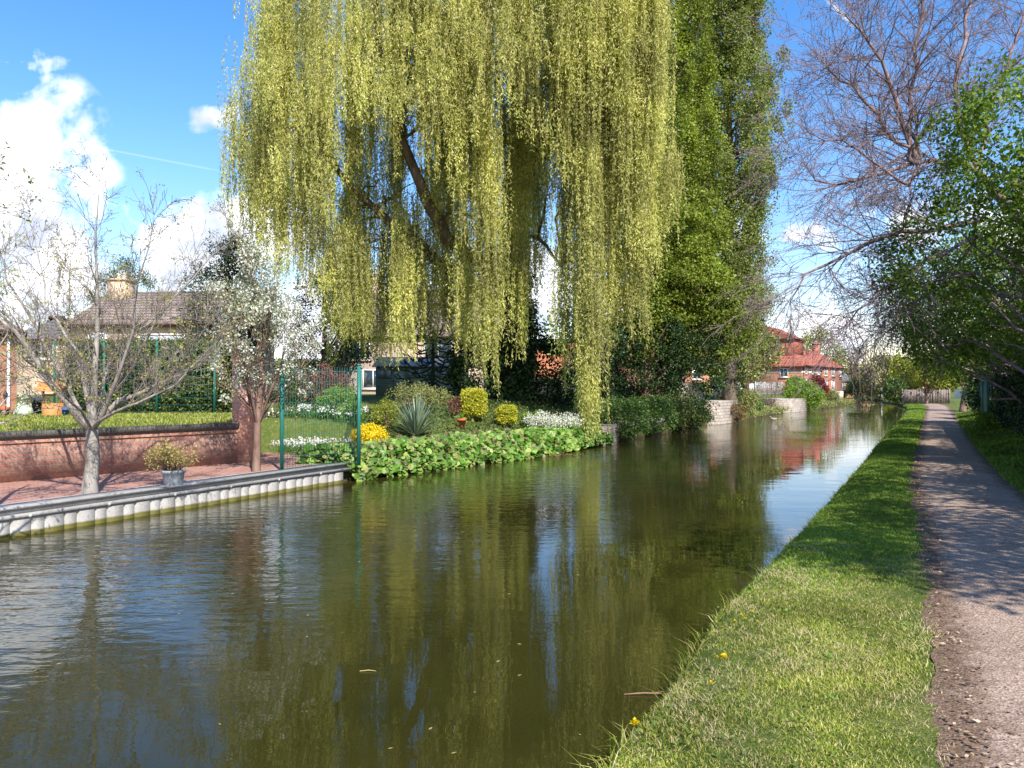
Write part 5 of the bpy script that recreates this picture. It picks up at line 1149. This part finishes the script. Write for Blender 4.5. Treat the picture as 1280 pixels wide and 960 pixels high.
def litter():
    # dead leaves and twigs gathered along the path edges, broad weeds in the turf
    n = 2600; y = 2.6 + 30 * RNG.random(n) ** 1.5; left = RNG.random(n) < .6; o = np.abs(RNG.normal(0, .13, n))
    x = np.where(left, pathL(y) + .02 + o - .05, pathR(y) + .05 - o); m = MB(); nr = RNG.normal(size=(n, 3)) * .35; nr[:, 2] += 1; ax = RNG.normal(size=(n, 3)); ax[:, 2] *= .15
    m.leaves(np.stack([x, y, np.full(n, .325)], 1), .032, .016, ax, nr); tag(m.build('leaf_litter', M['litter']), 'dead brown leaf litter gathered along the path edges', None, None, 'stuff')
    n = 700; y = 2.6 + 18 * RNG.random(n) ** 1.4; x = pathL(y) + (pathR(y) - pathL(y)) * RNG.random(n); m = MB(); nr = RNG.normal(size=(n, 3)) * .3; nr[:, 2] += 1; ax = RNG.normal(size=(n, 3)); ax[:, 2] *= .1
    m.leaves(np.stack([x, y, np.full(n, .338)], 1), .018, .012, ax, nr); tag(m.build('path_debris', M['litter']), 'scattered leaf scraps and petals on the path', None, None, 'stuff')
    cx = []; 
    for k in range(80):
        y0 = 2.7 + 11 * random.random() ** 1.3; a = float(rightX(y0)) + .2; b_ = float(pathL(y0)); cx.append((a + (b_ - a) * random.random(), y0))
    m = MB()
    for (x0, y0) in cx:
        q = 9 + int(random.random() * 22); sp_ = .03 + .07 * random.random(); pos = np.stack([RNG.normal(x0, sp_, q), RNG.normal(y0, sp_, q), np.full(q, .315)], 1)
        ax = (pos - np.array([x0, y0, .30])) / sp_ + RNG.normal(size=(q, 3)) * .3; ax[:, 2] = .35; nr = RNG.normal(size=(q, 3)) * .3; nr[:, 2] += 1; m.leaves(pos, .026, .015, ax, nr)
    tag(m.build('turf_weeds', M['weed']), 'clover and broad leaved weeds in the short turf', None, None, 'stuff')
    n = 30000; y = 2.4 + 5.5 * RNG.random(n) ** 1.3; x = rightX(y) + .22 + (pathL(y) - rightX(y) - .22) * RNG.random(n); kk = wob(x * 3.1 + y, 3.) + wob(y * 2.3 - x, 6.) + RNG.normal(0, .45, n) > .3; x = x[kk]; y = y[kk]; n = len(x)
    blades(y, x, RNG.uniform(.015, .035, n), RNG.uniform(.002, .0038, n), np.full(n, .298), M['dead_grass'], 'dead_grass', 'bleached dead stems through the turf', 1.1)
litter()

# dandelions
def dandelions():
    spots = [(905, 822, .03, .11, 'large dandelion alone in the middle of the sunlit grass near the edge'), (793, 904, .03, .12, 'largest dandelion leaning at the very water edge'), (888, 853, .016, .06, 'small dandelion below the pair near the edge'),
             (896, 821, .012, .05, 'tiny half open dandelion just left of the large one'), (940, 765, .016, .08, 'topmost dandelion of the small cluster at the bank'), (926, 769, .017, .08, 'left dandelion of the cluster at the bank'),
             (946, 777, .014, .06, 'lower right dandelion of the cluster at the bank'), (918, 776, .014, .06, 'lowest left dandelion of the cluster at the bank'), (931, 773, .013, .07, 'middle dandelion of the cluster at the bank')]
    for px, py, r, h, lab in spots:
        hz = .3 + h * .7 if px > 800 else .26 + h * .6; d = (EYE - hz) * F / (py - HOR); x = (px - 640) / F * d; zb = float(np.interp(x - rightX(d), uk, zk)); zb = max(zb, .02)
        t = thing('dandelion', (x, d, zb), lab, 'flower', RNG.uniform(0, 6), 'dandelions on the verge'); hh = hz - zb
        m = MB(); m.tube([(0, 0, -.01), (.006, 0, hh * .5), (0, 0, hh)], .0022, 5); m.build('stem', M['stem_green'], t)
        n = 90; a = RNG.uniform(0, 6.28, n); el = RNG.uniform(.1, 1.3, n); ax = np.stack([np.cos(a) * np.cos(el), np.sin(a) * np.cos(el), np.sin(el)], 1)
        m = MB(); m.leaves(np.tile([[0, 0, hh]], (n, 1)), r * .85, r * .5, ax, np.tile([[0, 0, 1.]], (n, 1))); m.build('flower_head', M['bright_yellow'], t)
dandelions()

# floating bits
m = MB(); n = 170
y = 3.5 + 26 * RNG.random(n) ** 1.6; x = leftX(y) + .3 + (rightX(y) - leftX(y) - .5) * RNG.random(n); keep = np.abs(x) < y * .7
pos = np.stack([x, y, np.full(n, .006)], 1)[keep]; nr = RNG.normal(size=pos.shape) * .05; nr[:, 2] += 1; ax = RNG.normal(size=pos.shape); ax[:, 2] = 0
m.leaves(pos, .035, .014, ax, nr, 0.05); tag(m.build('floating_petals', M['straw']), 'pale petals and leaf scraps floating on the water', None, None, 'stuff')
p = P(806, 868, 4.76); t = thing('floating_twig', (p[0] - .13, 4.76, .006), 'reddish brown forked twig floating by the near bank', 'twig')
m = MB(); m.tube([(0, 0, 0), (.12, .01, .004), (.3, .0, .002)], [.003, .006, .004], 5); m.tube([(.18, .01, .004), (.26, .03, .006)], [.004, .002], 4); m.build('stick', M['driftwood'], t)
p = P(450, 841, 5.15); t = thing('floating_twig', (p[0], 5.15, .006), 'short pale stick adrift in mid canal', 'twig'); m = MB(); m.tube([(0, 0, 0), (.06, .01, .002), (.11, 0, 0)], [.003, .004, .002], 5); m.build('stick', M['straw'], t)
# raft of debris at the willow strands
m = MB(); n = 500; pos = np.stack([RNG.normal(1.15, .45, n), 21.6 + RNG.normal(0, .22, n), np.full(n, .008)], 1); nr = RNG.normal(size=pos.shape) * .1; nr[:, 2] += 1; m.leaves(pos, .07, .04, None, nr, .05)
tag(m.build('leaf_raft', M['rust']), 'raft of brown leaf litter floating by the round leaved bank', None, None, 'stuff')

# duck far up the canal
def duck():
    d = 45.6; p = P(967, 525, d); t = thing('duck', (p[0], d, 0), 'pale duck swimming past the quay wall', 'duck', R(170))
    m = MB(); n = 9; tt = np.linspace(0, 1, n); V = []
    pr = [(-.26, .01, .12), (-.2, .05, .10), (-.1, .09, .08), (0, .105, .07), (.1, .095, .08), (.16, .06, .11), (.185, .035, .17), (.20, .032, .215), (.235, .04, .245), (.27, .028, .24), (.29, .012, .235)]
    pts = np.array([(a, 0, c) for a, b_, c in pr]); m.tube(pts * .8, np.array([b_ for a, b_, c in pr]) * .8, 12); m.build('body', plain('duck_plumage', (.30, .26, .21), .8, .4, 14), t, True)
    m = MB(); m.box((.252, 0, .186), (.04, .018, .01)); m.build('bill', M['straw'], t)
duck()
print('objects', len(bpy.data.objects), 'verts', sum(len(me.vertices) for me in bpy.data.meshes))
